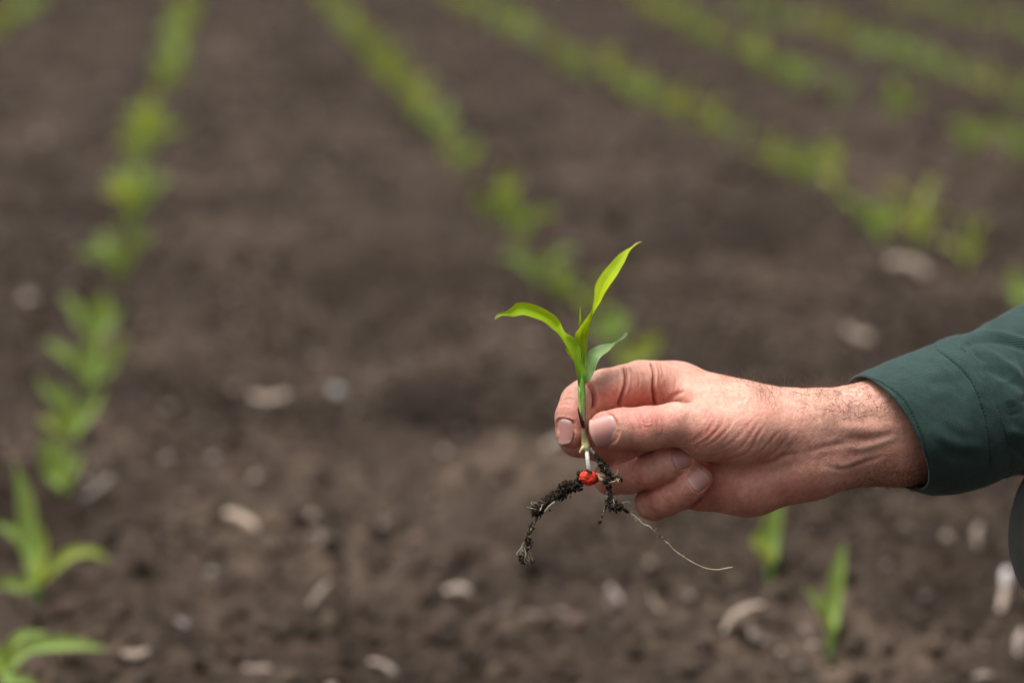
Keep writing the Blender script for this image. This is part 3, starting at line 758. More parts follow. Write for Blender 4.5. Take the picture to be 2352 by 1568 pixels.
# trunk of the shirt, other sleeve, collar (out of the frame)
LH = np.array([430., -240, -60]); LE = np.array([560., -300, 60])
trunk = [(ELB, SHR, 56, 68), (SHR, (640, 0, 340), 78, 85), ((640, -60, 340), SHL, 85, 78), ((645, -30, 290), HIP + [-20, 0, 60], 138, 140), (SHL, LE, 66, 52), (LE, LH, 50, 42), ((632, -30, 365), (622, -30, 395), 68, 64)]
v3, q3 = sdf_mesh(trunk, 8.0, 30)
v3 = v3 + normals(v3, q3) * (3 * fbm(v3[:, 0] / 40, v3[:, 1] / 40, v3[:, 2] / 40, 3))[:, None]
allv = np.vstack([v2, v3]); allq = np.vstack([q2, q3 + len(v2)])
uvv = np.vstack([uv2, np.stack([v3[:, 0] + v3[:, 1], v3[:, 2]], 1)]); tt = np.vstack([tn2, np.ones((len(v3), 3))])
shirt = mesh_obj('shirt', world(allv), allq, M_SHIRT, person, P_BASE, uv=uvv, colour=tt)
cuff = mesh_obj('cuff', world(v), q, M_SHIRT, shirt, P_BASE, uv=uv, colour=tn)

# stitching laid on the cloth
bvc = BVHTree.FromPolygons([tuple(p) for p in v], [tuple(int(i) for i in f) for f in q])
bvs = BVHTree.FromPolygons([tuple(p) for p in v2], [tuple(int(i) for i in f) for f in q2])
paths, rad = [], []
def stitch(pts, tree, step=9.0, dash=.62):
    p = resample(pts, 200); s = np.concatenate([[0], np.cumsum(np.linalg.norm(np.diff(p, axis=0), axis=1))])
    t = 0
    while t < s[-1] - step:
        seg = []
        for f in (0, .33, .66, 1.0):
            a = t + step * dash * f; x = np.interp(a, s, p[:, 0]); y = np.interp(a, s, p[:, 1])
            o = loc(x, y, -60); r = unit(o - np.array([0, -D, 0])); hit = tree.ray_cast(Vector(o), Vector(r), 160)
            if hit[0] is None: break
            seg.append(np.array(hit[0]) - r * (.12 if f in (0, 1.0) else .28))
        if len(seg) == 4: paths.append(seg); rad.append(.20)
        t += step
stitch(Z3([(640, 445), (730, 480), (830, 560), (885, 650), (930, 760), (955, 860), (955, 950)]), bvc)
stitch(Z3([(1000, 310), (1100, 385), (1180, 480), (1240, 640), (1262, 780), (1270, 920)]), bvc)
stitch(Z3([(1120, 300), (1195, 370), (1255, 460), (1300, 560), (1335, 650), (1352, 750), (1358, 850)]), bvc)
V, Fc, _ = tubes(paths, rad, 5)
mesh_obj('stitching', world(V), Fc, M_THREAD, shirt, P_BASE)

# ================================================================== TROUSERS, BOOTS, HAIR
KN = loc(2552, 1220, 40); R_K = 47.5
leg_p = [(KN, HIP + [-30, 60, 10], R_K, 88), (KN, KN + [225, 10, -215], R_K, 46), (HIP + [0, -60, 0], (520, -210, -330), 88, 62), ((520, -210, -330), (760, -200, -350), 58, 48), (HIP + [0, -70, 0], HIP + [0, 70, 0], 118, 118)]
v4, q4 = sdf_mesh(leg_p, 4.5, 22, 3)
v4 = v4 + normals(v4, q4) * (1.6 * fbm(v4[:, 0] / 45, v4[:, 1] / 45, v4[:, 2] / 45, 3))[:, None]
mesh_obj('trousers', world(v4), q4, M_TROUSER, person, P_BASE, uv=np.stack([v4[:, 0] + v4[:, 1], v4[:, 2]], 1), colour=np.ones((len(v4), 3)))
M_BOOT = mat_plain('boot_leather', (.05, .035, .025), .6, 60.0, .001)
for ank in (KN + [230, 10, -225], np.array([770., -200, -345])):
    wz = world(ank[None])[0]
    a = wz.copy(); a[2] = .11
    def wl(p):   # world -> local
        r = np.asarray(p) - CAM; return np.array([r @ RT * 1000, r @ FW * 1000 - D, r @ UP * 1000])
    vb, qb = sdf_mesh([(wl(a + [0, 0, .08]), wl(a), 48, 46), (wl([a[0], a[1], .045]), wl([a[0] - .16, a[1], .035]), 44, 36), (wl([a[0] + .04, a[1], .04]), wl([a[0], a[1], .04]), 38, 40)], 5.0, 20)
    mesh_obj('boot', world(vb), qb, M_BOOT, person, P_BASE)
v5, q5 = sdf_mesh([(HEAD + [22, 0, 40], HEAD + [40, 0, 10], 86, 80, 20), (HEAD + [45, 0, 0], HEAD + [45, 0, -40], 68, 50, 20), (HEAD + [-30, 0, 62], HEAD + [20, 0, 60], 48, 62, 20)], 5.0, 20)
v5 = v5 + normals(v5, q5) * (3 * fbm(v5[:, 0] / 9, v5[:, 1] / 9, v5[:, 2] / 25, 3))[:, None]
mesh_obj('hair', world(v5), q5, M_HAIR, person, P_BASE)

# ================================================================== HELD SEEDLING
S_BASE = world(loc(1352, 1097, -4))
seed = empty('corn_seedling', S_BASE)
setp(seed, 'uprooted young corn seedling with red coated kernel and earthy roots, pinched between thumb and finger', 'seedling')
def Z2(p): return [(1091 + x * .29296, 516.8 + y * .29296) + tuple(r) for x, y, *r in p]

def leaf(name, left, right, dl, dr, fold, mat, n=70, m=11, ripple=.35, seed_=0):
    """left/right edges as survey polylines; dl/dr depth (mm) along them; fold = mm the midrib sits behind the edges"""
    A = resample(left, n); B = resample(right, n); t = np.linspace(0, 1, n)
    fo = np.interp(t, np.linspace(0, 1, len(fold)), fold)
    da = np.interp(t, np.linspace(0, 1, len(dl)), dl); db = np.interp(t, np.linspace(0, 1, len(dr)), dr)
    V, U = [], []
    for i in range(n):
        for j in range(m):
            s = j / (m - 1); p = A[i, :2] * (1 - s) + B[i, :2] * s
            d = da[i] * (1 - s) + db[i] * s + fo[i] * (1 - abs(2 * s - 1) ** 1.3) + ripple * math.sin(t[i] * 21 + s * 3 + seed_) * abs(2 * s - 1) ** 2
            V.append(loc(p[0], p[1], d)); U.append((s, t[i]))
    fc = np.array([[i * m + j, i * m + j + 1, (i + 1) * m + j + 1, (i + 1) * m + j] for i in range(n - 1) for j in range(m - 1)])
    return mesh_obj(name, world(np.array(V)), fc, mat, seed, S_BASE, uv=np.array(U))

leaf('leaf', Z2([(848, 1110), (835, 1000), (800, 940), (783, 890), (785, 850), (815, 810), (860, 745), (905, 685), (920, 640), (932, 570), (938, 490), (955, 440), (1000, 370), (1060, 300), (1120, 235), (1180, 195), (1225, 172), (1250, 150), (1280, 132), (1308, 128)]),
     Z2([(862, 1110), (870, 1040), (880, 940), (892, 840), (905, 760), (925, 700), (947, 660), (985, 600), (1012, 545), (1060, 470), (1110, 400), (1150, 330), (1170, 298), (1187, 260), (1210, 210), (1238, 176), (1275, 148), (1309, 133)]),
     (-1, -2, -4, -3, 2, 4, 5, 8, 12, 14), (-1, 1, 3, 2, -2, -1, 1, 5, 10, 14), (1, 2.5, 3, 1, 1.5, 1.8, 1.5, 1, .3, 0), M_LEAF_A, seed_=1)
leaf('leaf', Z2([(812, 1295), (800, 1190), (786, 1120), (768, 1050), (745, 1000), (720, 955), (690, 908), (650, 850), (600, 810), (540, 760), (480, 735), (420, 715), (370, 705), (300, 718), (250, 712), (210, 711), (180, 725), (158, 742)]),
     Z2([(832, 1292), (866, 1230), (871, 1150), (865, 1100), (837, 1050), (820, 960), (790, 900), (750, 865), (712, 845), (690, 812), (670, 762), (630, 710), (570, 670), (500, 635), (430, 612), (370, 605), (322, 611), (295, 640), (250, 672), (200, 690), (168, 704), (153, 730)]),
     (-3, -5, -6, -5, -4, -6, -9, -12, -15, -17, -18), (-3, -6, -5, -3, -4, -1, -3, -8, -12, -16, -18), (-.5, 1.2, 2.2, 1, .3, 2, 2.4, 2, 1.2, .5, 0), M_LEAF_B, seed_=2.2)
leaf('leaf', Z2([(858, 1250), (868, 1150), (866, 1080), (876, 1020), (896, 984), (930, 960), (975, 941), (1040, 930), (1090, 917), (1130, 894), (1160, 868), (1176, 835)]),
     Z2([(866, 1246), (905, 1207), (932, 1160), (951, 1100), (976, 1048), (1002, 1020), (1050, 985), (1088, 942), (1115, 915), (1148, 897), (1178, 878), (1197, 848)]),
     (-1, 0, 2, 3, 4, 5, 6, 7), (-2, -5, -6, -5, -2, 1, 4, 6), (0, 1.2, 2, 2, 1.6, 1, 1, .6), M_LEAF_C, ripple=.5, seed_=.7)
leaf('leaf', Z2([(815, 830), (813, 760), (818, 690), (822, 638)]), Z2([(835, 820), (832, 760), (829, 690), (825, 637)]), (1, 0, 0, 0), (1, -1, -1, 0), (1.2, 1, .6, 0), M_LEAF_B, n=20, m=7, ripple=0)
leaf('leaf', Z2([(702, 932), (705, 955), (716, 990), (740, 1022), (758, 1050)]), Z2([(712, 935), (722, 950), (745, 985), (765, 1020), (770, 1056)]), (0, 1, 1, 1), (-3, -3, -3, -3), (1, 1, 1), M_LEAF_B, n=16, m=7, ripple=0)
# curled scrap at the small leaf's tip
leaf('leaf', Z2([(1092, 938), (1105, 925), (1125, 920), (1136, 924)]), Z2([(1096, 941), (1112, 938), (1126, 935), (1137, 928)]), (5, 3, 4), (7, 8, 6), (1, 1, 1), M_LEAF_C, n=12, m=6, ripple=0)

def tube_part(name, pts, mat, colf, parent=seed, sides=14, sub=8, lump=0, lump_s=1.0, sd=0):
    """pts rows: survey x, y, depth, radius mm"""
    s = spline(np.array(pts, float), sub)
    P = np.array([loc(*r[:3]) for r in s]); t = np.linspace(0, 1, len(P))
    cc = np.array([colf(k) for k in t])
    V, Fc, Cc = tubes([P], [np.maximum(s[:, 3], .02)], sides, [cc])
    if lump:
        c = np.repeat(P, sides, 0); d = V - c
        V = c + d * (1 + lump * fbm(V[:, 0] / lump_s + sd, V[:, 1] / lump_s, V[:, 2] / lump_s, 3))[:, None]
    return mesh_obj(name, world(V), Fc, mat, parent, S_BASE, colour=Cc)
def lerpc(stops):
    T = [s[0] for s in stops]; Cv = np.array([s[1] for s in stops])
    return lambda t: np.array([np.interp(t, T, Cv[:, k]) for k in range(3)])

# stem pinched between thumb and index: from below the leaves down to the crown
tube_part('stem', [(*Z1([(348, 300)])[0], -2.6, 1.7), (*Z1([(350, 420)])[0], -3.6, 1.75), (*Z1([(352, 520)])[0], -5, 1.75), (*Z1([(356, 620)])[0], -6.2, 1.6), (*Z1([(360, 700)])[0], -7, 1.15), (*Z1([(364, 760)])[0], -7, 1.3), (*Z1([(374, 820)])[0], -6, 1.9), (*Z1([(380, 860)])[0], -6, 1.95), (*Z1([(386, 888)])[0], -6, 1.3), (*Z1([(390, 905)])[0], -6, .95)],
          M_STEM, lerpc([(0, (.16, .32, .04)), (.2, (.17, .24, .07)), (.45, (.17, .16, .09)), (.55, (.26, .22, .11)), (.63, (.50, .48, .18)), (.75, (.66, .62, .32)), (1, (.72, .68, .46))]))
# outer green sheath edge that splits off on the left
tube_part('sheath', [(*Z1([(322, 380)])[0], -3, .6), (*Z1([(330, 430)])[0], -5, .85), (*Z1([(332, 520)])[0], -6, .7), (*Z1([(338, 600)])[0], -8, .5), (*Z1([(352, 660)])[0], -8.5, .25)], M_STEM,
          lerpc([(0, (.12, .28, .03)), (.6, (.20, .38, .04)), (.8, (.25, .30, .06)), (1, (.10, .03, .04))]), sides=10)
# dark purple first sheath
leaf('sheath', Z1([(312, 545), (322, 610), (335, 670), (348, 712)]), Z1([(322, 552), (345, 610), (366, 660), (374, 712)]), (-8, -8.5, -8.5, -8), (-8, -9, -9.3, -8.4), (-.3, -.4, -.4, 0),
     mat_leaf('purple_sheath', (.10, .02, .035), (.07, .012, .025), (.4, .25, .15), .1, (.06, .01, .02), .5), n=14, m=7, ripple=0)
tube_part('shoot_stub', [(*Z1([(370, 850)])[0], -6.5, 1.1), (*Z1([(350, 870)])[0], -7, .9), (*Z1([(338, 888)])[0], -7, .6), (*Z1([(331, 903)])[0], -7, .45)], M_STEM, lerpc([(0, (.66, .6, .34)), (1, (.62, .5, .22))]), sides=9)
tube_part('mesocotyl', [(*Z1([(386, 885)])[0], -6, 1.05), (*Z1([(391, 930)])[0], -7.5, 1.1), (*Z1([(396, 980)])[0], -8, 1.08), (*Z1([(403, 1030)])[0], -7.5, 1.1), (*Z1([(408, 1060)])[0], -6, 1.1)], M_STEM,
          lerpc([(0, (.78, .74, .52)), (.3, (.86, .84, .74)), (1, (.88, .87, .82))]), sides=12)
# kernel
def kernel():
    nu, nv = 40, 26; V = []; Cc = []
    for i in range(nv + 1):
        th = math.pi * i / nv
        for j in range(nu):
            ph = 2 * math.pi * j / nu
            x, y, z = math.cos(th), math.sin(th) * math.cos(ph), math.sin(th) * math.sin(ph)
            w = 1 - .22 * max(x, 0) ** 1.5         # narrower on the tip side (right)
            s = 1 + .09 * float(vnoise(np.array([x * 2.2 + 4]), np.array([y * 2.2]), np.array([z * 2.2]))[0]) + .05 * float(vnoise(np.array([x * 3 + 4]), np.array([y * 3]), np.array([z * 8.]))[0])
            dent = -.22 * math.exp(-((x + .05) / .45) ** 2 - ((z + .05 - .15 * math.sin(x * 6)) / .16) ** 2) * (y < 0)
            s += dent + .08 * math.exp(-((z + .32) / .12) ** 2) * (y < 0)
            p = np.array([x * 4.95 * s, y * 2.6 * s * w, z * 3.75 * s * w])
            a = math.radians(-8); p = np.array([p[0] * math.cos(a) - p[2] * math.sin(a), p[1], p[0] * math.sin(a) + p[2] * math.cos(a)])
            V.append(loc(1353, 1097, -6) + p)
            c = np.array([.78, .05, .025]) * (1 + .35 * float(vnoise(np.array([x * 5.]), np.array([y * 5.]), np.array([z * 7.]))[0])) if x < .55 else np.array([.40, .012, .018])
            c = c * (1 + 1.2 * dent) + (.12 if (z > .1 and x < .3) else 0) * np.array([.8, .35, .2])
            Cc.append(np.clip(c, 0, 1))
    fc = [(i * nu + j, i * nu + (j + 1) % nu, (i + 1) * nu + (j + 1) % nu, (i + 1) * nu + j) for i in range(nv) for j in range(nu)]
    mesh_obj('kernel', world(np.array(V)), np.array(fc), M_KERNEL, seed, S_BASE, colour=np.array(Cc))
kernel()

# roots
def Z5(p): return [(1148.4 + x * .2563, 947.4 + y * .2563, *r) for x, y, *r in p]
rootc = lerpc([(0, (.36, .29, .19)), (.3, (.44, .36, .24)), (.7, (.50, .42, .29)), (1, (.55, .48, .34))]); dark = lerpc([(0, (.10, .075, .05)), (1, (.16, .12, .08))]); wht = lerpc([(0, (.34, .30, .23)), (1, (.42, .38, .30))])
def root(pts, c=rootc, sides=7, lump=.35):
    pts = [(x + random.uniform(-3, 3), y + random.uniform(-3, 3), d, r * random.uniform(.85, 1.2)) for x, y, d, r in pts]
    tube_part('root', Z5(pts), M_ROOT, c, sides=sides, lump=lump, lump_s=.9, sub=7, sd=random.random() * 9)
root([(715, 575, -5, .8), (690, 640, -4, .8), (620, 660, -4, .8), (540, 720, -4, .75), (460, 760, -3, .75), (400, 830, -3, .7), (345, 905, -2, .7), (318, 965, -2, .62), (282, 1040, -2, .6), (240, 1120, -2, .55), (205, 1190, -1, .45), (188, 1250, -1, .35), (178, 1300, 0, .25)], lerpc([(0, (.10, .07, .05)), (.6, (.14, .10, .07)), (.66, (.55, .38, .2)), (.75, (.2, .14, .09)), (1, (.42, .34, .24))]))
root([(240, 1120, -2, .45), (262, 1180, -2, .45), (262, 1240, -2, .4), (280, 1300, -1, .35), (295, 1355, -1, .25)], lerpc([(0, (.2, .15, .1)), (1, (.42, .30, .17))]))
root([(205, 1190, -1, .25), (165, 1240, -2, .2), (145, 1262, -2, .18), (160, 1275, -2, .12)], wht, 5)
root([(215, 1200, -1, .2), (235, 1260, -2, .2), (215, 1330, -2, .15), (232, 1345, -2, .1)], wht, 5)
root([(195, 1290, -1, .2), (200, 1320, -1, .2), (185, 1345, -1, .15)], wht, 5)
root([(250, 1270, -1, .2), (265, 1330, -1, .18), (240, 1310, -1, .1)], wht, 5)
root([(330, 870, -5, .25), (290, 860, -6, .22), (262, 850, -6, .18), (243, 848, -6, .1)], wht, 5)
root([(320, 850, -5, .25), (290, 825, -6, .22), (280, 808, -6, .18), (293, 798, -6, .1)], wht, 5)
root([(350, 830, -5, .25), (320, 808, -6, .2), (300, 815, -6, .15), (275, 830, -6, .1)], wht, 5)
root([(490, 795, -8, .4), (440, 840, -8, .4), (400, 885, -7, .35)], wht, 6)
root([(380, 820, -8, .35), (370, 860, -8, .35), (355, 880, -8, .3)], wht, 6)
root([(530, 780, -5, .2), (527, 795, -5, .15), (522, 800, -5, .1)], dark, 5)
# right hand roots
root([(798, 325, -5, .95), (835, 355, -5, .9), (870, 400, -6, .9), (905, 455, -7, .8), (940, 515, -8, .7), (990, 560, -9, .6), (1040, 585, -9, .5), (1095, 605, -9, .3)], lerpc([(0, (.45, .42, .36)), (.2, (.3, .27, .22)), (.4, (.12, .09, .06)), (1, (.25, .2, .13))]))
root([(862, 545, -8, .45), (900, 562, -9, .4), (950, 572, -9, .4), (1000, 582, -9, .35), (1050, 590, -9, .25)], wht, 6)
root([(1000, 580, -9, .28), (1035, 560, -10, .2), (1052, 535, -10, .15), (1050, 515, -10, .1)], wht, 5)
root([(960, 630, -9, .3), (1010, 620, -10, .3), (1060, 598, -10, .2), (1075, 592, -10, .12)], wht, 5)
root([(1045, 600, -10, .5), (1062, 618, -10, .55), (1072, 628, -10, .2)], lerpc([(0, (.55, .45, .2)), (1, (.5, .4, .15))]), 6)
root([(872, 582, -5, 1.5), (900, 596, -6, 1.3), (925, 612, -7, 1.0), (945, 640, -8, .8), (965, 690, -8, .8), (985, 750, -8, .85), (1010, 790, -8, .8), (1060, 830, -8, .7), (1110, 865, -8, .6), (1150, 890, -8, .5), (1195, 920, -8, .42), (1240, 958, -8, .36), (1285, 995, -8, .34), (1335, 1022, -8, .32), (1380, 1060, -8, .3), (1425, 1100, -8, .42),
      (1470, 1142, -8, .42), (1510, 1178, -8, .34), (1560, 1228, -7, .28), (1610, 1270, -7, .26), (1680, 1313, -6, .25), (1750, 1350, -6, .25), (1820, 1382, -5, .24), (1890, 1399, -5, .24), (1960, 1402, -5, .22), (2020, 1394, -5, .22), (2086, 1380, -5, .2)],
     lerpc([(0, (.66, .56, .30)), (.05, (.5, .4, .22)), (.1, (.12, .09, .06)), (.35, (.2, .15, .1)), (.4, (.45, .38, .26)), (.5, (.5, .43, .31)), (.56, (.12, .09, .06)), (.6, (.2, .15, .1)), (.64, (.55, .47, .32)), (1, (.60, .53, .38))]), sides=8, lump=.22)
root([(965, 760, -8, .5), (945, 830, -8, .45), (930, 890, -8, .4), (912, 945, -8, .3), (890, 990, -8, .25)], lerpc([(0, (.12, .09, .06)), (.6, (.35, .28, .22)), (1, (.10, .07, .05))]))
root([(1000, 750, -9, .35), (1020, 800, -10, .35), (1024, 840, -10, .3)], wht, 6)
root([(1095, 810, -9, .18), (1130, 800, -9, .12), (1165, 802, -9, .08), (1165, 820, -9, .05)], wht, 5)
root([(985, 880, -9, .25), (975, 910, -9, .12)], dark, 5)
for x_, y_ in ((1175, 905), (1200, 930), (1215, 945), (1262, 975), (1280, 990)):
    root([(x_, y_, -8, .14), (x_ + 3, y_ + 14, -8.3, .1), (x_ + 12, y_ + 20, -8.3, .05)], rootc, 4, .1)
# soil crumbs sticking to the roots
def ico():
    p = (1 + 5 ** .5) / 2
    v = [(-1, p, 0), (1, p, 0), (-1, -p, 0), (1, -p, 0), (0, -1, p), (0, 1, p), (0, -1, -p), (0, 1, -p), (p, 0, -1), (p, 0, 1), (-p, 0, -1), (-p, 0, 1)]
    f = [(0, 11, 5), (0, 5, 1), (0, 1, 7), (0, 7, 10), (0, 10, 11), (1, 5, 9), (5, 11, 4), (11, 10, 2), (10, 7, 6), (7, 1, 8), (3, 9, 4), (3, 4, 2), (3, 2, 6), (3, 6, 8), (3, 8, 9), (4, 9, 5), (2, 4, 11), (6, 2, 10), (8, 6, 7), (9, 8, 1)]
    v = np.array(v, float); v /= np.linalg.norm(v[0]); return v, np.array(f)
def subdiv(v, f):
    v = v.tolist(); cache = {}; nf = []
    def mid(a, b):
        k = (min(a, b), max(a, b))
        if k not in cache:
            m = np.array(v[a]) + np.array(v[b]); m /= np.linalg.norm(m); v.append(m.tolist()); cache[k] = len(v) - 1
        return cache[k]
    for a, b, c in f:
        ab, bc, ca = mid(a, b), mid(b, c), mid(c, a); nf += [(a, ab, ca), (b, bc, ab), (c, ca, bc), (ab, bc, ca)]
    return np.array(v), np.array(nf)
I0 = ico(); I1 = subdiv(*I0); I2 = subdiv(*I1)
def lumps(centres, radii, base, seed_, amp=.35, freq=1.6, squash=None, rot=None, colours=None):
    bv_, bf_ = base; n = len(centres); nv_ = len(bv_)
    centres = np.asarray(centres, float); radii = np.asarray(radii, float)
    off = rng.random((n, 1, 3)) * 50
    q_ = bv_[None] * freq + off
    d = 1 + amp * fbm(q_[..., 0] + seed_, q_[..., 1], q_[..., 2], 2)
    vv = bv_[None] * d[..., None]
    st = 1 + rng.uniform(-.3, .4, (n, 1, 3)) if squash is None else squash
    vv = vv * st
    a = rng.random(n) * 6.28; ca, sa = np.cos(a)[:, None], np.sin(a)[:, None]
    vv = np.stack([vv[..., 0] * ca - vv[..., 1] * sa, vv[..., 0] * sa + vv[..., 1] * ca, vv[..., 2]], -1)
    r = radii.reshape(n, 1, -1)
    V = centres[:, None] + vv * r
    Fs = (bf_[None] + (np.arange(n) * nv_)[:, None, None]).reshape(-1, 3)
    cc = None if colours is None else np.repeat(colours, nv_, 0)
    return V.reshape(-1, 3), Fs, cc
def crumbs(path, per_mm, spread, rr, seed_):
    """path rows in Z5: x,y,depth,clump radius(mm)"""
    s = spline(np.array(Z5(path), float), 10); P = np.array([loc(*r[:3]) for r in s]); R_ = s[:, 3]
    R_ = R_ * np.clip(1 + .55 * vnoise(np.arange(len(R_)) * .35 + seed_ * 7.7, np.zeros(len(R_)), np.zeros(len(R_))), .45, 1.7)
    cen, rad_ = [], []
    for i in range(len(P) - 1):
        L = np.linalg.norm(P[i + 1] - P[i]); k = rng.poisson(L * per_mm * max(R_[i], .2))
        for _ in range(k):
            dr = rng.normal(0, 1, 3); dr /= np.linalg.norm(dr); u = random.random() ** .45
            cen.append(P[i] + (P[i + 1] - P[i]) * random.random() + dr * R_[i] * u * (1.5 if random.random() < .06 else 1) * np.array([1, .75, 1]))
            rad_.append(rr[0] * (rr[1] / rr[0] * 1.35) ** (random.random() ** 1.7) * (1.3 - .5 * u))
    c = rng.uniform(.5, 1.9, (len(cen), 1)) * np.array([.028, .020, .015])
    V, Fs, cc = lumps(cen, rad_, I1, seed_, .45, 1.5, colours=c)
    o = mesh_obj('soil_crumbs', world(V), Fs, M_GRIT, seed, S_BASE, colour=cc, smooth=True)
    return o
crumbs([(700, 530, -5, .9), (712, 590, -5, 1.2), (690, 650, -5, 2.6), (640, 650, -5, 3.1), (580, 680, -5, 3.1), (540, 735, -4, 2.4), (480, 750, -4, 2.3), (430, 790, -4, 2.2), (390, 835, -4, 2.6), (335, 868, -3, 2.6), (325, 905, -3, 1.3)], 30, 1, (.2, .6), 1)
crumbs([(305, 975, -2, .6), (290, 1010, -2, 1.4), (275, 1050, -2, 1.2), (250, 1100, -2, .9), (250, 1150, -2, 1.6), (270, 1190, -2, 1.5), (240, 1240, -2, .9)], 18, 1, (.18, .5), 2)
crumbs([(185, 1275, -1, .6), (190, 1310, -1, 1.8), (205, 1335, -1, 1.2)], 20, 1, (.2, .5), 3)
crumbs([(280, 1325, -1, .5), (292, 1345, -1, 1.0)], 20, 1, (.2, .4), 3)
crumbs([(850, 370, -6, .7), (890, 420, -7, 1.3), (920, 470, -8, 1.9), (950, 520, -9, 1.5), (1000, 568, -9, 1.3), (1060, 590, -9, 1.0), (1095, 606, -9, .5)], 20, 1, (.2, .6), 4)
crumbs([(940, 610, -8, .8), (970, 640, -9, 1.6), (975, 700, -9, 1.3), (985, 750, -9, 1.2), (1000, 800, -9, 2.3), (1010, 850, -9, 2.4), (1070, 840, -9, 1.8), (1110, 865, -9, 1.0), (1150, 890, -8, .6)], 18, 1, (.2, .65), 5)
crumbs([(950, 790, -8, 1.0), (945, 840, -8, .9), (925, 900, -8, .35), (905, 950, -8, .5), (888, 995, -8, .7)], 18, 1, (.15, .4), 6)
crumbs([(1410, 1085, -8, .2), (1450, 1125, -8, .6), (1500, 1165, -8, .5), (1520, 1185, -8, .3)], 20, 1, (.12, .3), 7)
# fine root hairs
hp, hr_ = [], []
for path in ([(690, 650, -6), (540, 735, -6), (430, 790, -6), (335, 868, -5), (318, 965, -3), (282, 1040, -3), (240, 1120, -3), (205, 1190, -2), (188, 1250, -2), (180, 1310, -1)], [(262, 1180, -3), (262, 1240, -3), (290, 1340, -2)],
             [(920, 470, -10), (1000, 568, -10), (1095, 606, -10)], [(965, 690, -10), (1000, 800, -10), (1110, 865, -10), (1240, 958, -9), (1380, 1060, -8.5), (1510, 1178, -8.5), (1680, 1313, -6)]):
    s_ = spline(np.array([q[:3] for q in Z5(path)], float), 12)
    for _ in range(len(s_) // 2):
        i = random.randrange(len(s_)); o_ = loc(*s_[i]) + rng.normal(0, .5, 3) * [1, .4, 1]; d_ = unit(rng.normal(0, 1, 3) * [1, .5, 1] + [0, 0, -.3]); p_ = [o_]
        Lh = random.uniform(.8, 3.2)
        for k in range(4): d_ = unit(d_ + rng.normal(0, .45, 3)); p_.append(p_[-1] + d_ * Lh / 4)
        hp.append(p_); hr_.append(np.linspace(.10, .04, 5))
V, Fc, Cc = tubes(hp, hr_, 4, [np.array([.42, .36, .27]) * random.uniform(.35, 1.2) for _ in hp])
mesh_obj('root_hairs', world(V), Fc, M_ROOT, seed, S_BASE, colour=Cc)
crumbs([(770, 525, -10, .4), (850, 560, -11.5, .3)], 5, 1, (.12, .35), 12)
crumbs([(735, 520, -8, .3), (790, 520, -9, .7), (825, 535, -8, .3)], 18, 1, (.15, .4), 8)
crumbs([(785, 400, -8, .2), (800, 412, -8, .4), (812, 408, -8, .2)], 18, 1, (.12, .25), 9)

# ================================================================== GROUND
def soil_height(x, y):
    h = .024 * fbm(x * 3.2, y * 3.2, 0 * x, 3) + .014 * np.minimum(fbm(x * 7 + 9, y * 7, 0 * x, 2), 0) + .017 * fbm(x * 13, y * 13, 0 * x + 3, 3) + .008 * np.abs(fbm(x * 45, y * 45, 0 * x + 8, 3))
    # compacted wheel mark crossing behind the hand and hollows round it
    p0 = ground(1000, 1080); 
    h += .018 * np.exp(-((y - p0[1] - .05 * x) / .10) ** 2) * np.exp(-((x - .05) / .35) ** 2)
    p1 = ground(1050, 960); h -= .018 * np.exp(-((y - p1[1] - .10 * (x - p1[0])) / .07) ** 2) * np.exp(-((x - p1[0]) / .22) ** 2)
    return h
def soil_tones(x, y):  # colour masks: lighter packed band, and painted shade for the hollow beside it
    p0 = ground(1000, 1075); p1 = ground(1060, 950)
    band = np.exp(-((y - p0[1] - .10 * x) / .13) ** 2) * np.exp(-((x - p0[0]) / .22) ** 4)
    hollow_shade = np.exp(-((y - p1[1] - .12 * (x - p1[0])) / .09) ** 2) * np.exp(-((x - p1[0]) / .13) ** 2)
    return band, hollow_shade
def build_ground():
    ys = [-3.0]; 
    while ys[-1] < 500:
        y = ys[-1]; ys.append(y + (.12 if y < 1.4 else max(.009, .0035 * y ** 1.6)))
    ys = np.array(ys)
    tx = np.concatenate([-np.geomspace(.30, 6, 22)[::-1], np.linspace(-.29, .29, 330), np.geomspace(.30, 6, 22)])
    X = np.outer(np.maximum(ys, .5) + .0, tx); Y = np.repeat(ys[:, None], len(tx), 1)
    X[:, :12] *= np.maximum(1, 2.5 / np.maximum(ys, .5))[:, None]; X[:, -12:] *= np.maximum(1, 2.5 / np.maximum(ys, .5))[:, None]
    Z_ = soil_height(X, Y) * np.where((Y > 60), .0, 1)
    n, m = X.shape
    I = np.arange(n * m).reshape(n, m)
    fc = np.stack([I[:-1, :-1], I[:-1, 1:], I[1:, 1:], I[1:, :-1]], -1).reshape(-1, 4)
    band, hollow_shade = soil_tones(X, Y)
    t = (1 + .50 * band - .18 * hollow_shade) * (1 + .22 * fbm(X * 5 + 3, Y * 5, 0 * X, 3)) * (1 - .35 * np.clip(-soil_height(X, Y) / .03, 0, 1))  # low spots darkened by height, their shade painted into the tint
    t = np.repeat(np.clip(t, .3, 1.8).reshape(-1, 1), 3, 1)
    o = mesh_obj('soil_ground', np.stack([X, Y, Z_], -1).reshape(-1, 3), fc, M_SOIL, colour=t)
    setp(o, 'bare dark brown tilled soil of the field', None, None, 'structure'); return o
build_ground()

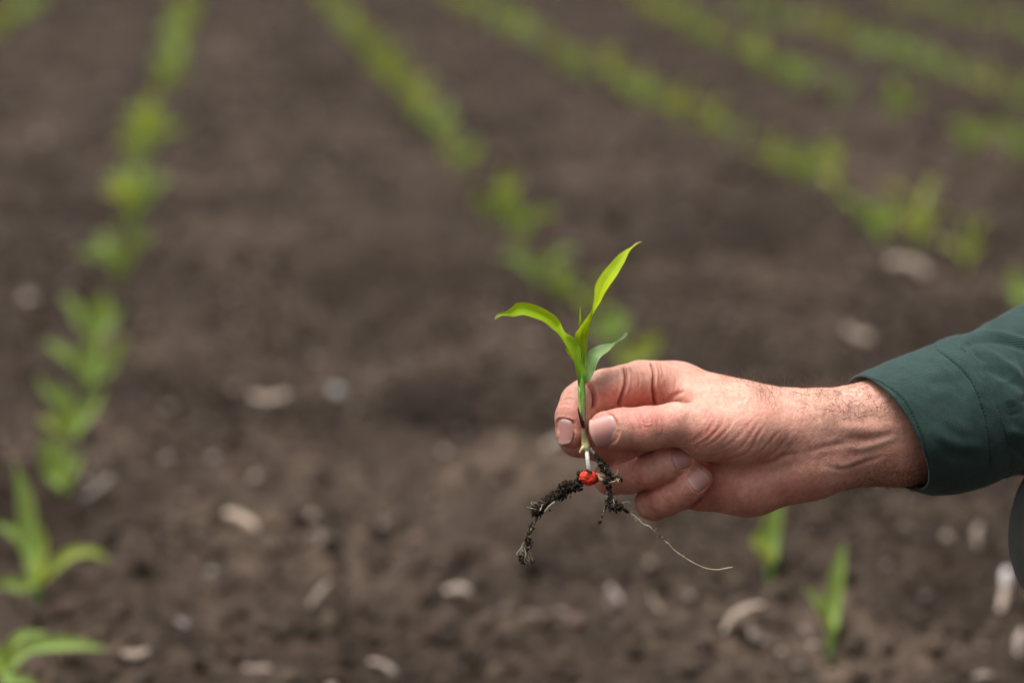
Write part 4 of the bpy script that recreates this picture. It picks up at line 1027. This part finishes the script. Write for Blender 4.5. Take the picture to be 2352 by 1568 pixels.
def field_scatter(n, ymin, ymax, spread=1.6):
    """uniform over the wedge of ground the lens takes in"""
    u = rng.random(n); Y = np.sqrt(ymin ** 2 + u * (ymax ** 2 - ymin ** 2)); X = (rng.random(n) * 2 - 1) * Y * .235 * spread
    return X, Y
def clod_field(name, n, y0, y1, r0, r1, base, bright, label, seed_, power=2.2):
    X, Y = field_scatter(n, y0, y1); r = r0 + (r1 - r0) * rng.random(n) ** power
    bd, shade = soil_tones(X, Y); keep = rng.random(n) > .75 * bd; X, Y, r = X[keep], Y[keep], r[keep]; n = len(X)
    bd, shade = soil_tones(X, Y); Z_ = soil_height(X, Y) + r * .25
    b = np.exp(rng.normal(0, .38, n))[:, None] * bright * ((1 + .2 * bd - .35 * shade) * (1 + .22 * fbm(X * 5 + 3, Y * 5, 0 * X, 3)))[:, None]
    cc = np.array([.050, .036, .0268]) * b * (1 + rng.uniform(-.06, .06, (n, 3)))
    V, Fs, c2 = lumps(np.stack([X, Y, Z_], 1), r, base, seed_, .4, 1.3, colours=np.clip(cc, 0, .5))
    o = mesh_obj(name, V, Fs, M_CLOD, smooth=True, colour=c2)
    setp(o, label, 'soil', None, 'stuff')
clod_field('soil_clods', 18000, 1.5, 4.2, .0018, .0085, I1, 1.0, 'loose crumbly soil clods scattered over the nearer ground', 1, 3)
clod_field('soil_clods', 14000, 4.2, 16, .005, .018, I0, 1.05, 'coarse soil clods over the far part of the field', 2, 2.5)
# pale bits of old residue and pebbles, too many to count
def bits(n, y0, y1, r0, r1, seed_, label):
    X, Y = field_scatter(n, y0, y1); r = r0 + (r1 - r0) * rng.random(n) ** 2
    sw = ground(1705, 1462); kp = np.hypot(X - sw[0], Y - sw[1]) > .05; X, Y, r = X[kp], Y[kp], r[kp]; n = len(X)
    tone = (.08 + .30 * rng.random((n, 1)) ** 2) * np.array([1, .80, .67])
    st = np.stack([rng.uniform(.8, 2.2, n), rng.uniform(.5, 1, n), rng.uniform(.4, .8, n)], -1)[:, None]
    V, Fs, c2 = lumps(np.stack([X, Y, soil_height(X, Y) + r * .9 + .004], 1), r, I1, seed_, .3, 1.2, squash=st, colours=tone)
    o = mesh_obj('crop_residue', V, Fs, M_STRAW, colour=c2); setp(o, label, 'residue', None, 'stuff')
bits(1100, 1.5, 4.5, .0014, .0055, 5, 'small pale flecks of old crop residue on the nearer soil')
bits(1900, 4.5, 15, .004, .012, 6, 'pale flecks of old crop residue on the far soil')

# individually readable fragments: survey x, y, length px, width px, angle deg, tone, kind, label
ST = (.50, .40, .31); WH = (.62, .56, .52); TN = (.42, .33, .26); DG = (.30, .25, .22)
FR = [(1705, 1462, 130, 26, 34, ST, 's', 'long pale straw piece with a bend, lying below the held root tip at bottom right'),
      (552, 1220, 88, 36, -24, (.62, .48, .36), 's', 'bright cream stalk chip lying left of the held seedling roots'),
      (775, 911, 62, 46, -40, (.46, .45, .45), 'p', 'pale grey stone left of the hand, level with the wrist'),
      (620, 928, 90, 34, 4, TN, 's', 'tan stalk fragment left of the pale grey stone'),
      (2092, 652, 120, 44, -22, TN, 's', 'broad tan husk piece on the soil above the green sleeve'),
      (1972, 786, 70, 34, -20, TN, 's', 'dull tan husk piece just left of where the shirt sleeve begins'),
      (487, 1320, 34, 30, 0, (.52, .46, .38), 'p', 'small round cream pebble below the bright cream stalk chip'),
      (1868, 1490, 40, 34, 0, (.50, .40, .34), 'p', 'round light pebble under the right lower seedling'),
      (1796, 1503, 36, 30, 0, TN, 'p', 'round light pebble between the long straw and the seedling foot'),
      (2316, 1348, 44, 36, 80, (.85, .78, .74), 's', 'white upright root stub top near the grey trouser knee'),
      (2302, 1400, 60, 34, 74, (.60, .47, .38), 's', 'pinkish stub end just below the white stub by the knee'),
      (2176, 1240, 40, 36, 0, TN, 'p', 'round tan pebble left of the trouser knee'),
      (2250, 1255, 56, 28, 78, TN, 's', 'upright tan fragment between round pebble and trouser knee'),
      (1050, 1364, 60, 30, 2, (.50, .40, .33), 's', 'short tan chip on the soil below the dangling left root'),
      (1412, 1382, 44, 30, -50, (.46, .38, .34), 's', 'small tilted chip below the thin trailing root'),
      (735, 1390, 70, 22, 48, TN, 's', 'thin slanting straw piece near the lower middle left'),
      (225, 1145, 90, 26, 36, DG, 's', 'dull slanting stalk piece beside the left crop row'),
      (310, 1514, 66, 30, 5, TN, 's', 'flat tan chip near the bottom left corner'),
      (420, 1436, 50, 26, -30, (.34, .32, .32), 'p', 'greyish stone above the flat tan chip at bottom left'),
      (490, 1062, 44, 40, 0, DG, 'p', 'dull round clod pebble between left crop row and cream chip'),
      (385, 1062, 44, 38, 0, DG, 'p', 'dull round pebble near the left crop row'),
      (585, 1105, 50, 36, 45, TN, 'p', 'light clod just above the bright cream stalk chip'),
      (718, 1190, 46, 34, 0, TN, 'p', 'light pebble right of the bright cream stalk chip'),
      (65, 698, 62, 48, 10, (.42, .34, .30), 'p', 'pale round stone at the left edge above the big seedlings'),
      (1515, 1415, 70, 18, -50, TN, 's', 'thin straw piece left of the long bent straw'),
      (2345, 1500, 60, 30, 70, (.55, .44, .38), 's', 'tan chip cut by the right edge near the bottom'),
      (1290, 1040, 110, 30, 12, TN, 's', 'dull husk streak on the soil behind the hanging kernel'),
      (880, 1552, 80, 18, -24, (.50, .40, .34), 's', 'thin pinkish straw at the bottom edge left of centre'),
      (1585, 1375, 34, 30, 0, TN, 'p', 'small light pebble right of the small tilted chip'),
      (1495, 1300, 34, 30, 0, (.40, .34, .24), 'p', 'yellowish pebble below the thin trailing root'),
      (590, 1540, 70, 16, 0, (.46, .36, .30), 's', 'thin flat straw on the bottom edge at lower left'),
      (880, 1210, 46, 34, 30, DG, 'p', 'dull pebble between cream chip and dangling left root')]
for x, y, ln, wd, an, tone, kd, lab in FR:
    g = ground(x, y); z = float(soil_height(np.array([g[0]]), np.array([g[1]]))[0]) + .004
    g = ground(x, y, z + .004); Zc = float((g - CAM) @ FW); mm = Zc / F
    L_, W_ = ln * mm, wd * mm; shrink = .58; tone = tuple(c * .82 for c in tone)
    if kd == 'p':
        bvx = I2[0]; s = 1 + .12 * fbm(bvx[:, 0] * 1.5 + x, bvx[:, 1] * 1.5 + y, bvx[:, 2] * 1.5, 2)
        V = bvx * s[:, None] * np.array([L_ / 2, L_ * .42, W_ / 2]) * shrink
        a = math.radians(an); V = np.stack([V[:, 0] * math.cos(a) - V[:, 2] * math.sin(a), V[:, 1], V[:, 0] * math.sin(a) + V[:, 2] * math.cos(a)], 1)
        o = mesh_obj('pebble', V + g + [0, 0, W_ * .2], I2[1], M_STRAW, None, g, colour=np.tile(np.array(tone), (len(V), 1)))
        setp(o, lab, 'pebble', 'pebbles lying on the soil')
    else:
        # a split husk strip, curved lengthwise, tilted towards the light
        n, m_ = 18, 7; V = []; Cc = []
        bend = random.uniform(-.12, .12) if ln < 120 else .14
        for i in range(n):
            t = i / (n - 1) - .5; wv_ = W_ * shrink * (1 - .5 * abs(2 * t) ** 4) * (1 + .12 * math.sin(9 * t + x))
            for j in range(m_):
                s = j / (m_ - 1) - .5
                lx = t * L_ * .92; ly = s * wv_ + bend * L_ * (1 - 4 * t * t)
                a = math.radians(an); X_ = lx * math.cos(a) - ly * math.sin(a); Z_ = lx * math.sin(a) + ly * math.cos(a)
                back = .55 * Z_ + W_ * .25 * (2 * s) ** 2
                V.append(np.array([X_, back, Z_ + .002]))
                Cc.append(np.array(tone) * (1 + .18 * math.sin(31 * s + x) * (j % 2 - .5) + .1 * math.sin(11 * t)))
        fc = [(i * m_ + j, i * m_ + j + 1, (i + 1) * m_ + j + 1, (i + 1) * m_ + j) for i in range(n - 1) for j in range(m_ - 1)]
        V = np.array(V); V[:, 2] -= V[:, 2].min()
        o = mesh_obj('straw_fragment', V + g, np.array(fc), M_STRAW, None, g, colour=np.array(Cc))
        setp(o, lab, 'straw', 'straw and husk fragments lying on the soil')

# ================================================================== CROP ROWS
def blade(ctrl, width, n=14, m=5, fold=.25, twist=0.0):
    """ctrl world points; ribbon facing mostly up/camera"""
    p = spline(np.array(ctrl, float), 8); s = np.linspace(0, len(p) - 1, n); i0 = np.clip(s.astype(int), 0, len(p) - 2); f = (s - i0)[:, None]
    c = p[i0] * (1 - f) + p[i0 + 1] * f; t = np.gradient(c, axis=0); t /= np.linalg.norm(t, axis=1)[:, None] + 1e-9
    V, U = [], []
    for i in range(n):
        u = i / (n - 1); w = width * (.55 + .45 * math.sin(min(u * 2.2, 1.0) * math.pi / 2)) * (1 - max(0, (u - .45) / .55) ** 2) + .0006
        side = np.cross(t[i], np.array([.1, -.9, .45])); side /= np.linalg.norm(side) + 1e-9; up = np.cross(side, t[i])
        a = twist * u; side, up = side * math.cos(a) + up * math.sin(a), up * math.cos(a) - side * math.sin(a)
        for j in range(m):
            q_ = j / (m - 1) - .5
            V.append(c[i] + side * q_ * w + up * abs(q_) * w * fold * 2); U.append((q_ + .5, u))
    fc = [(i * m + j, i * m + j + 1, (i + 1) * m + j + 1, (i + 1) * m + j) for i in range(n - 1) for j in range(m - 1)]
    return np.array(V), np.array(fc), np.array(U)
def stalk(base, top, r):
    V, Fc, _ = tubes([[base - np.array([0, 0, .02]), base, base * .5 + top * .5, top]], [np.array([r, r, r * .9, r * .7])], 8)
    return V, Fc

G_NEAR = 'young corn plants in the nearest part of the rows'
def near_plant(bx, by, leaves, lab, scale_r=.0028, yel=()):
    """leaves: lists of survey points; last entry of each = width px"""
    g = ground(bx, by, 0.0); z = float(soil_height(np.array([g[0]]), np.array([g[1]]))[0]); g = ground(bx, by, z)
    Zc = float((g - CAM) @ FW); mm = Zc / F
    def pt(x, y, back): return CAM + (Zc + back) * (FW + RT * (x - CX) / F + UP * (CY - y) / F)
    r = empty('corn_plant', g); setp(r, lab, 'corn plant', 'young corn plants in the rows')
    top = pt(bx + (leaves[0][0][0] - bx) * .3, by - 45, 0)
    V, Fc = stalk(g, top, scale_r)
    mesh_obj('stem', V, Fc, mat_stem_field, r, g)
    for k, lf in enumerate(leaves):
        w = lf[-1]; pts = [pt(bx + 0 * (lf[0][0] - bx), by - 22 - 6 * k, 0)] + [pt(x, y, (b if b is not None else 0)) for x, y, *bb in lf[:-1] for b in [bb[0] if bb else (-.01 if k % 2 else .012)]]
        V, fc, U = blade(pts, w * mm * .84, n=22, twist=random.uniform(-.5, .5))
        mesh_obj('leaf', V, fc, M_FIELD_Y if k in yel else M_FIELD, r, g, uv=U)
mat_stem_field = mat_plain('field_stem', (.20, .36, .06), .5, 200.0)

near_plant(85, 1372, [[(70, 1250), (60, 1150), (35, 1062), 50], [(115, 1310), (165, 1272), (215, 1268), (248, 1288), 32], [(60, 1260), (30, 1222), (-25, 1200), 32], [(50, 1345), (20, 1335), (-25, 1352), 34], [(95, 1260), (92, 1200), 34]],
           'large seedling with arching leaves, second from the bottom of the left row', yel=(1, 4))
near_plant(8, 1575, [[(60, 1490), (130, 1478), (190, 1480), (245, 1490), 40], [(25, 1485), (55, 1458), (110, 1452), 28], [(0, 1520), (-30, 1470), (-60, 1450), 40], [(20, 1560), (60, 1565), (110, 1600), 30], [(10, 1530), (2, 1500), 46]],
           'bottom left corner seedling with one long leaf pointing right', yel=(4,))
near_plant(140, 1158, [[(135, 1090), (130, 1040), (120, 1010), 66], [(160, 1090), (178, 1060), (190, 1040), 26], [(115, 1080), (105, 1030), (108, 1000), 34]], 'bright stubby seedling third from the bottom of the left row')
near_plant(168, 1030, [[(160, 970), (150, 920), (140, 880), 50], [(130, 980), (105, 965), (90, 972), 26], [(190, 960), (212, 930), (240, 890), 40], [(140, 930), (105, 890), (85, 860), 24]], 'left row seedling with yellowish side leaf, fourth from the bottom', yel=(1,))
near_plant(200, 905, [[(208, 840), (215, 790), (220, 740), 56], [(170, 830), (130, 800), (100, 780), 30], [(240, 850), (268, 800), (295, 775), 34]], 'left row seedling fifth from the bottom with grey-green side leaves')
near_plant(226, 800, [[(228, 740), (232, 700), (240, 670), 60], [(190, 740), (165, 700), (140, 680), 34], [(255, 740), (275, 700), 30]], 'left row seedling sixth from the bottom, before the gap in the row')
near_plant(1908, 1478, [[(1912, 1390), (1925, 1310), (1940, 1245), 44], [(1890, 1400), (1875, 1375), (1845, 1345), 24]], 'two-leaved seedling at lower right, nearest one below the forearm', yel=())
near_plant(1768, 1316, [[(1765, 1240), (1775, 1190), (1790, 1100), 52], [(1755, 1260), (1742, 1240), (1740, 1220), 34]], 'upright seedling whose top is hidden behind the heel of the hand', yel=(1,))
near_plant(1462, 860, [[(1470, 815), (1490, 790), (1520, 770), 54], [(1440, 830), (1425, 810), (1415, 800), 40]], 'yellow-green seedling peeking out directly above the knuckles', yel=(0, 1))
near_plant(1405, 800, [[(1400, 755), (1402, 725), (1400, 700), 66], [(1375, 760), (1362, 735), 40], [(1425, 750), (1445, 720), 36]], 'green seedling just right of the tall held leaf')
near_plant(2340, 712, [[(2335, 670), (2330, 640), (2335, 610), 50], [(2360, 680), (2375, 650), 40]], 'seedling at the right edge just above the sleeve')

# generic plants, copied along the rows (each one individual; too blurred to show parts)
def generic(seedv):
    rd = random.Random(seedv); Vs, Fs, Us = [], [], []; off = 0
    hgt = rd.uniform(.085, .115)
    st, sf = stalk(np.array([0, 0, 0.]), np.array([rd.uniform(-.006, .006), 0, hgt * .45]), .0026)
    sf4 = [f for f in sf if len(f) == 4]
    Vs.append(st); Fs += [tuple(i + off for i in f) for f in sf]; Us.append(np.full((len(st), 2), .3)); off += len(st)
    nl = rd.choice((3, 4, 4)); a0 = rd.uniform(0, 6.28)
    for k in range(nl):
        a = a0 + k * math.pi + rd.uniform(-.5, .5); L_ = rd.uniform(.06, .10); el = rd.uniform(.5, 1.25)
        dx, dy = math.cos(a), math.sin(a); b = np.array([0, 0, hgt * (.2 + .08 * k)])
        pts = [b, b + L_ * np.array([dx * .25 * math.cos(el), dy * .25 * math.cos(el), .35 * math.sin(el) + .05]),
               b + L_ * np.array([dx * .6 * math.cos(el) + dx * .05, dy * .6 * math.cos(el), .72 * math.sin(el)]), b + L_ * np.array([dx * (.95 * math.cos(el) + .12), dy * (.95 * math.cos(el) + .12), .85 * math.sin(el) - .06])]
        V, fc, U = blade(pts, rd.uniform(.012, .018), n=9, m=3, fold=.2)
        Vs.append(V); Fs += [tuple(int(i) + off for i in f) for f in fc]; Us.append(U); off += len(V)
    me = bpy.data.meshes.new('corn_plant'); me.from_pydata(np.vstack(Vs).tolist(), [], Fs)
    lay = me.uv_layers.new(name='UVMap'); li = np.empty(len(me.loops), dtype=np.int32); me.loops.foreach_get('vertex_index', li)
    lay.data.foreach_set('uv', np.vstack(Us).astype(np.float32)[li].ravel())
    me.polygons.foreach_set('use_smooth', [True] * len(me.polygons))
    me.materials.append(M_FIELD_Y if seedv % 6 == 0 else M_FIELD)
    return me
GEN = [generic(i) for i in range(7)]
ROWS = [((265, 655), (430, 30), 'left', [(230, 292), (616, 622)], 'blurred corn seedling in the left row running up from the big corner seedlings', .165),
        ((1330, 760), (735, -8), 'mid', [], 'blurred corn seedling in the row that ends beside the held leaves', .18),
        ((2195, 640), (1010, -5), 'right', [], 'blurred corn seedling in the long diagonal row ending above the sleeve', .19),
        ((1850, 215), (1450, 12), 'r2', [], 'blurred corn seedling in the gappy row at upper right with separate clumps', .17),
        ((2400, 262), (1690, 32), 'r3', [], 'blurred corn seedling in the faint second row from the upper right corner', .20),
        ((2420, 115), (2050, 22), 'r4', [], 'faint blurred corn seedling in the row nearest the upper right corner', .24),
        ((-30, 115), (95, 12), 'l2', [], 'blurred corn seedling in the row cut by the upper left corner', .20)]
cnt = 0
for (A, B, nm, gaps, lab, step) in ROWS:
    a = ground(*A); b = ground(*B); L_ = np.linalg.norm(b - a); dr = (b - a) / L_; s = 0
    while s < L_:
        p = a + dr * s + np.array([random.uniform(-.018, .018), 0, 0])
        r = p - CAM; yy = CY - F * (r @ UP) / (r @ FW); xx = CX + F * (r @ RT) / (r @ FW)
        s += step * random.uniform(.8, 1.25)
        if (nm in ('left', 'mid', 'right') and random.random() < .13) or any(g0 < yy < g1 for g0, g1 in gaps) or xx < -90 or xx > 2440: continue
        z = float(soil_height(np.array([p[0]]), np.array([p[1]]))[0])
        o = bpy.data.objects.new('corn_plant', GEN[random.randrange(len(GEN))]); col.objects.link(o)
        o.location = (p[0], p[1], z - .002); o.rotation_euler = (random.uniform(-.12, .12), random.uniform(-.12, .12), random.uniform(0, 6.28)); k = random.uniform(.85, 1.2)
        o.scale = (k, k, k)
        setp(o, lab, 'corn plant', lab.replace('blurred corn seedling', 'blurred corn seedlings')); cnt += 1
for bx, by in ((1922, 252), (1934, 246), (2050, 300), (2070, 306), (2212, 362), (2226, 358), (2238, 368), (2340, 402), (2354, 410), (2318, 398)):
    p = ground(bx, by); z = float(soil_height(np.array([p[0]]), np.array([p[1]]))[0])
    o = bpy.data.objects.new('corn_plant', GEN[random.randrange(1, 6)]); col.objects.link(o); o.location = (p[0], p[1], z - .002); o.rotation_euler = (0, 0, random.uniform(0, 6.28)); k = random.uniform(.95, 1.15); o.scale = (k, k, k)
    setp(o, ROWS[3][4], 'corn plant', ROWS[3][4].replace('blurred corn seedling', 'blurred corn seedlings'))
print('row plants', cnt)

# ================================================================== LIGHT, CAMERA
SUN_EL, SUN_AZ = math.radians(74), math.radians(-98)   # azimuth from +Y towards +X
w = bpy.data.worlds.new('World'); scene.world = w; w.use_nodes = True
nt = w.node_tree; nt.nodes.clear()
sky = nt.nodes.new('ShaderNodeTexSky'); sky.sky_type = 'NISHITA'; sky.sun_disc = False
sky.sun_elevation = SUN_EL; sky.sun_rotation = SUN_AZ; sky.air_density = 1.0; sky.dust_density = 4.0; sky.ozone_density = 1.0
hs = nt.nodes.new('ShaderNodeHueSaturation'); hs.inputs['Saturation'].default_value = .22
bg = nt.nodes.new('ShaderNodeBackground'); bg.inputs['Strength'].default_value = .12
wo = nt.nodes.new('ShaderNodeOutputWorld')
# cloud layer: brighter overhead than at the horizon
tcw = nt.nodes.new('ShaderNodeTexCoord'); sxw = nt.nodes.new('ShaderNodeSeparateXYZ'); nt.links.new(tcw.outputs['Generated'], sxw.inputs[0])
mrw = nt.nodes.new('ShaderNodeMapRange'); mrw.inputs[1].default_value = 0; mrw.inputs[2].default_value = 1; mrw.inputs[3].default_value = .12; mrw.inputs[4].default_value = 2.3
nt.links.new(sxw.outputs['Z'], mrw.inputs[0])
mxw = nt.nodes.new('ShaderNodeMix'); mxw.data_type = 'RGBA'; mxw.blend_type = 'MULTIPLY'; mxw.inputs[0].default_value = 1
nt.links.new(sky.outputs[0], hs.inputs['Color']); nt.links.new(hs.outputs[0], mxw.inputs[6]); nt.links.new(mrw.outputs[0], mxw.inputs[7]); nt.links.new(mxw.outputs[2], bg.inputs[0]); nt.links.new(bg.outputs[0], wo.inputs[0])
sd = bpy.data.lights.new('sun', 'SUN'); sd.energy = 3.1; sd.angle = math.radians(24); sd.color = (1, .965, .92)
so = bpy.data.objects.new('sun', sd); col.objects.link(so)
dirv = Vector((math.sin(SUN_AZ) * math.cos(SUN_EL), math.cos(SUN_AZ) * math.cos(SUN_EL), math.sin(SUN_EL)))
so.rotation_euler = dirv.to_track_quat('Z', 'Y').to_euler(); so.location = (0, 0, 5)

cd = bpy.data.cameras.new('camera'); cam = bpy.data.objects.new('camera', cd); col.objects.link(cam)
cam.location = CAM; cam.rotation_euler = (math.pi / 2 - PITCH, 0, 0)
cd.sensor_width = 36; cd.lens = 36 * F / 2352; cd.clip_start = .05; cd.clip_end = 2000
cd.dof.use_dof = True; cd.dof.focus_distance = 1.197; cd.dof.aperture_fstop = (cd.lens / 1000) / .0200; cd.dof.aperture_blades = 0
scene.camera = cam
scene.view_settings.view_transform = 'Standard'; scene.view_settings.look = 'None'; scene.view_settings.exposure = 0
scene.render.resolution_x = 1024; scene.render.resolution_y = 682
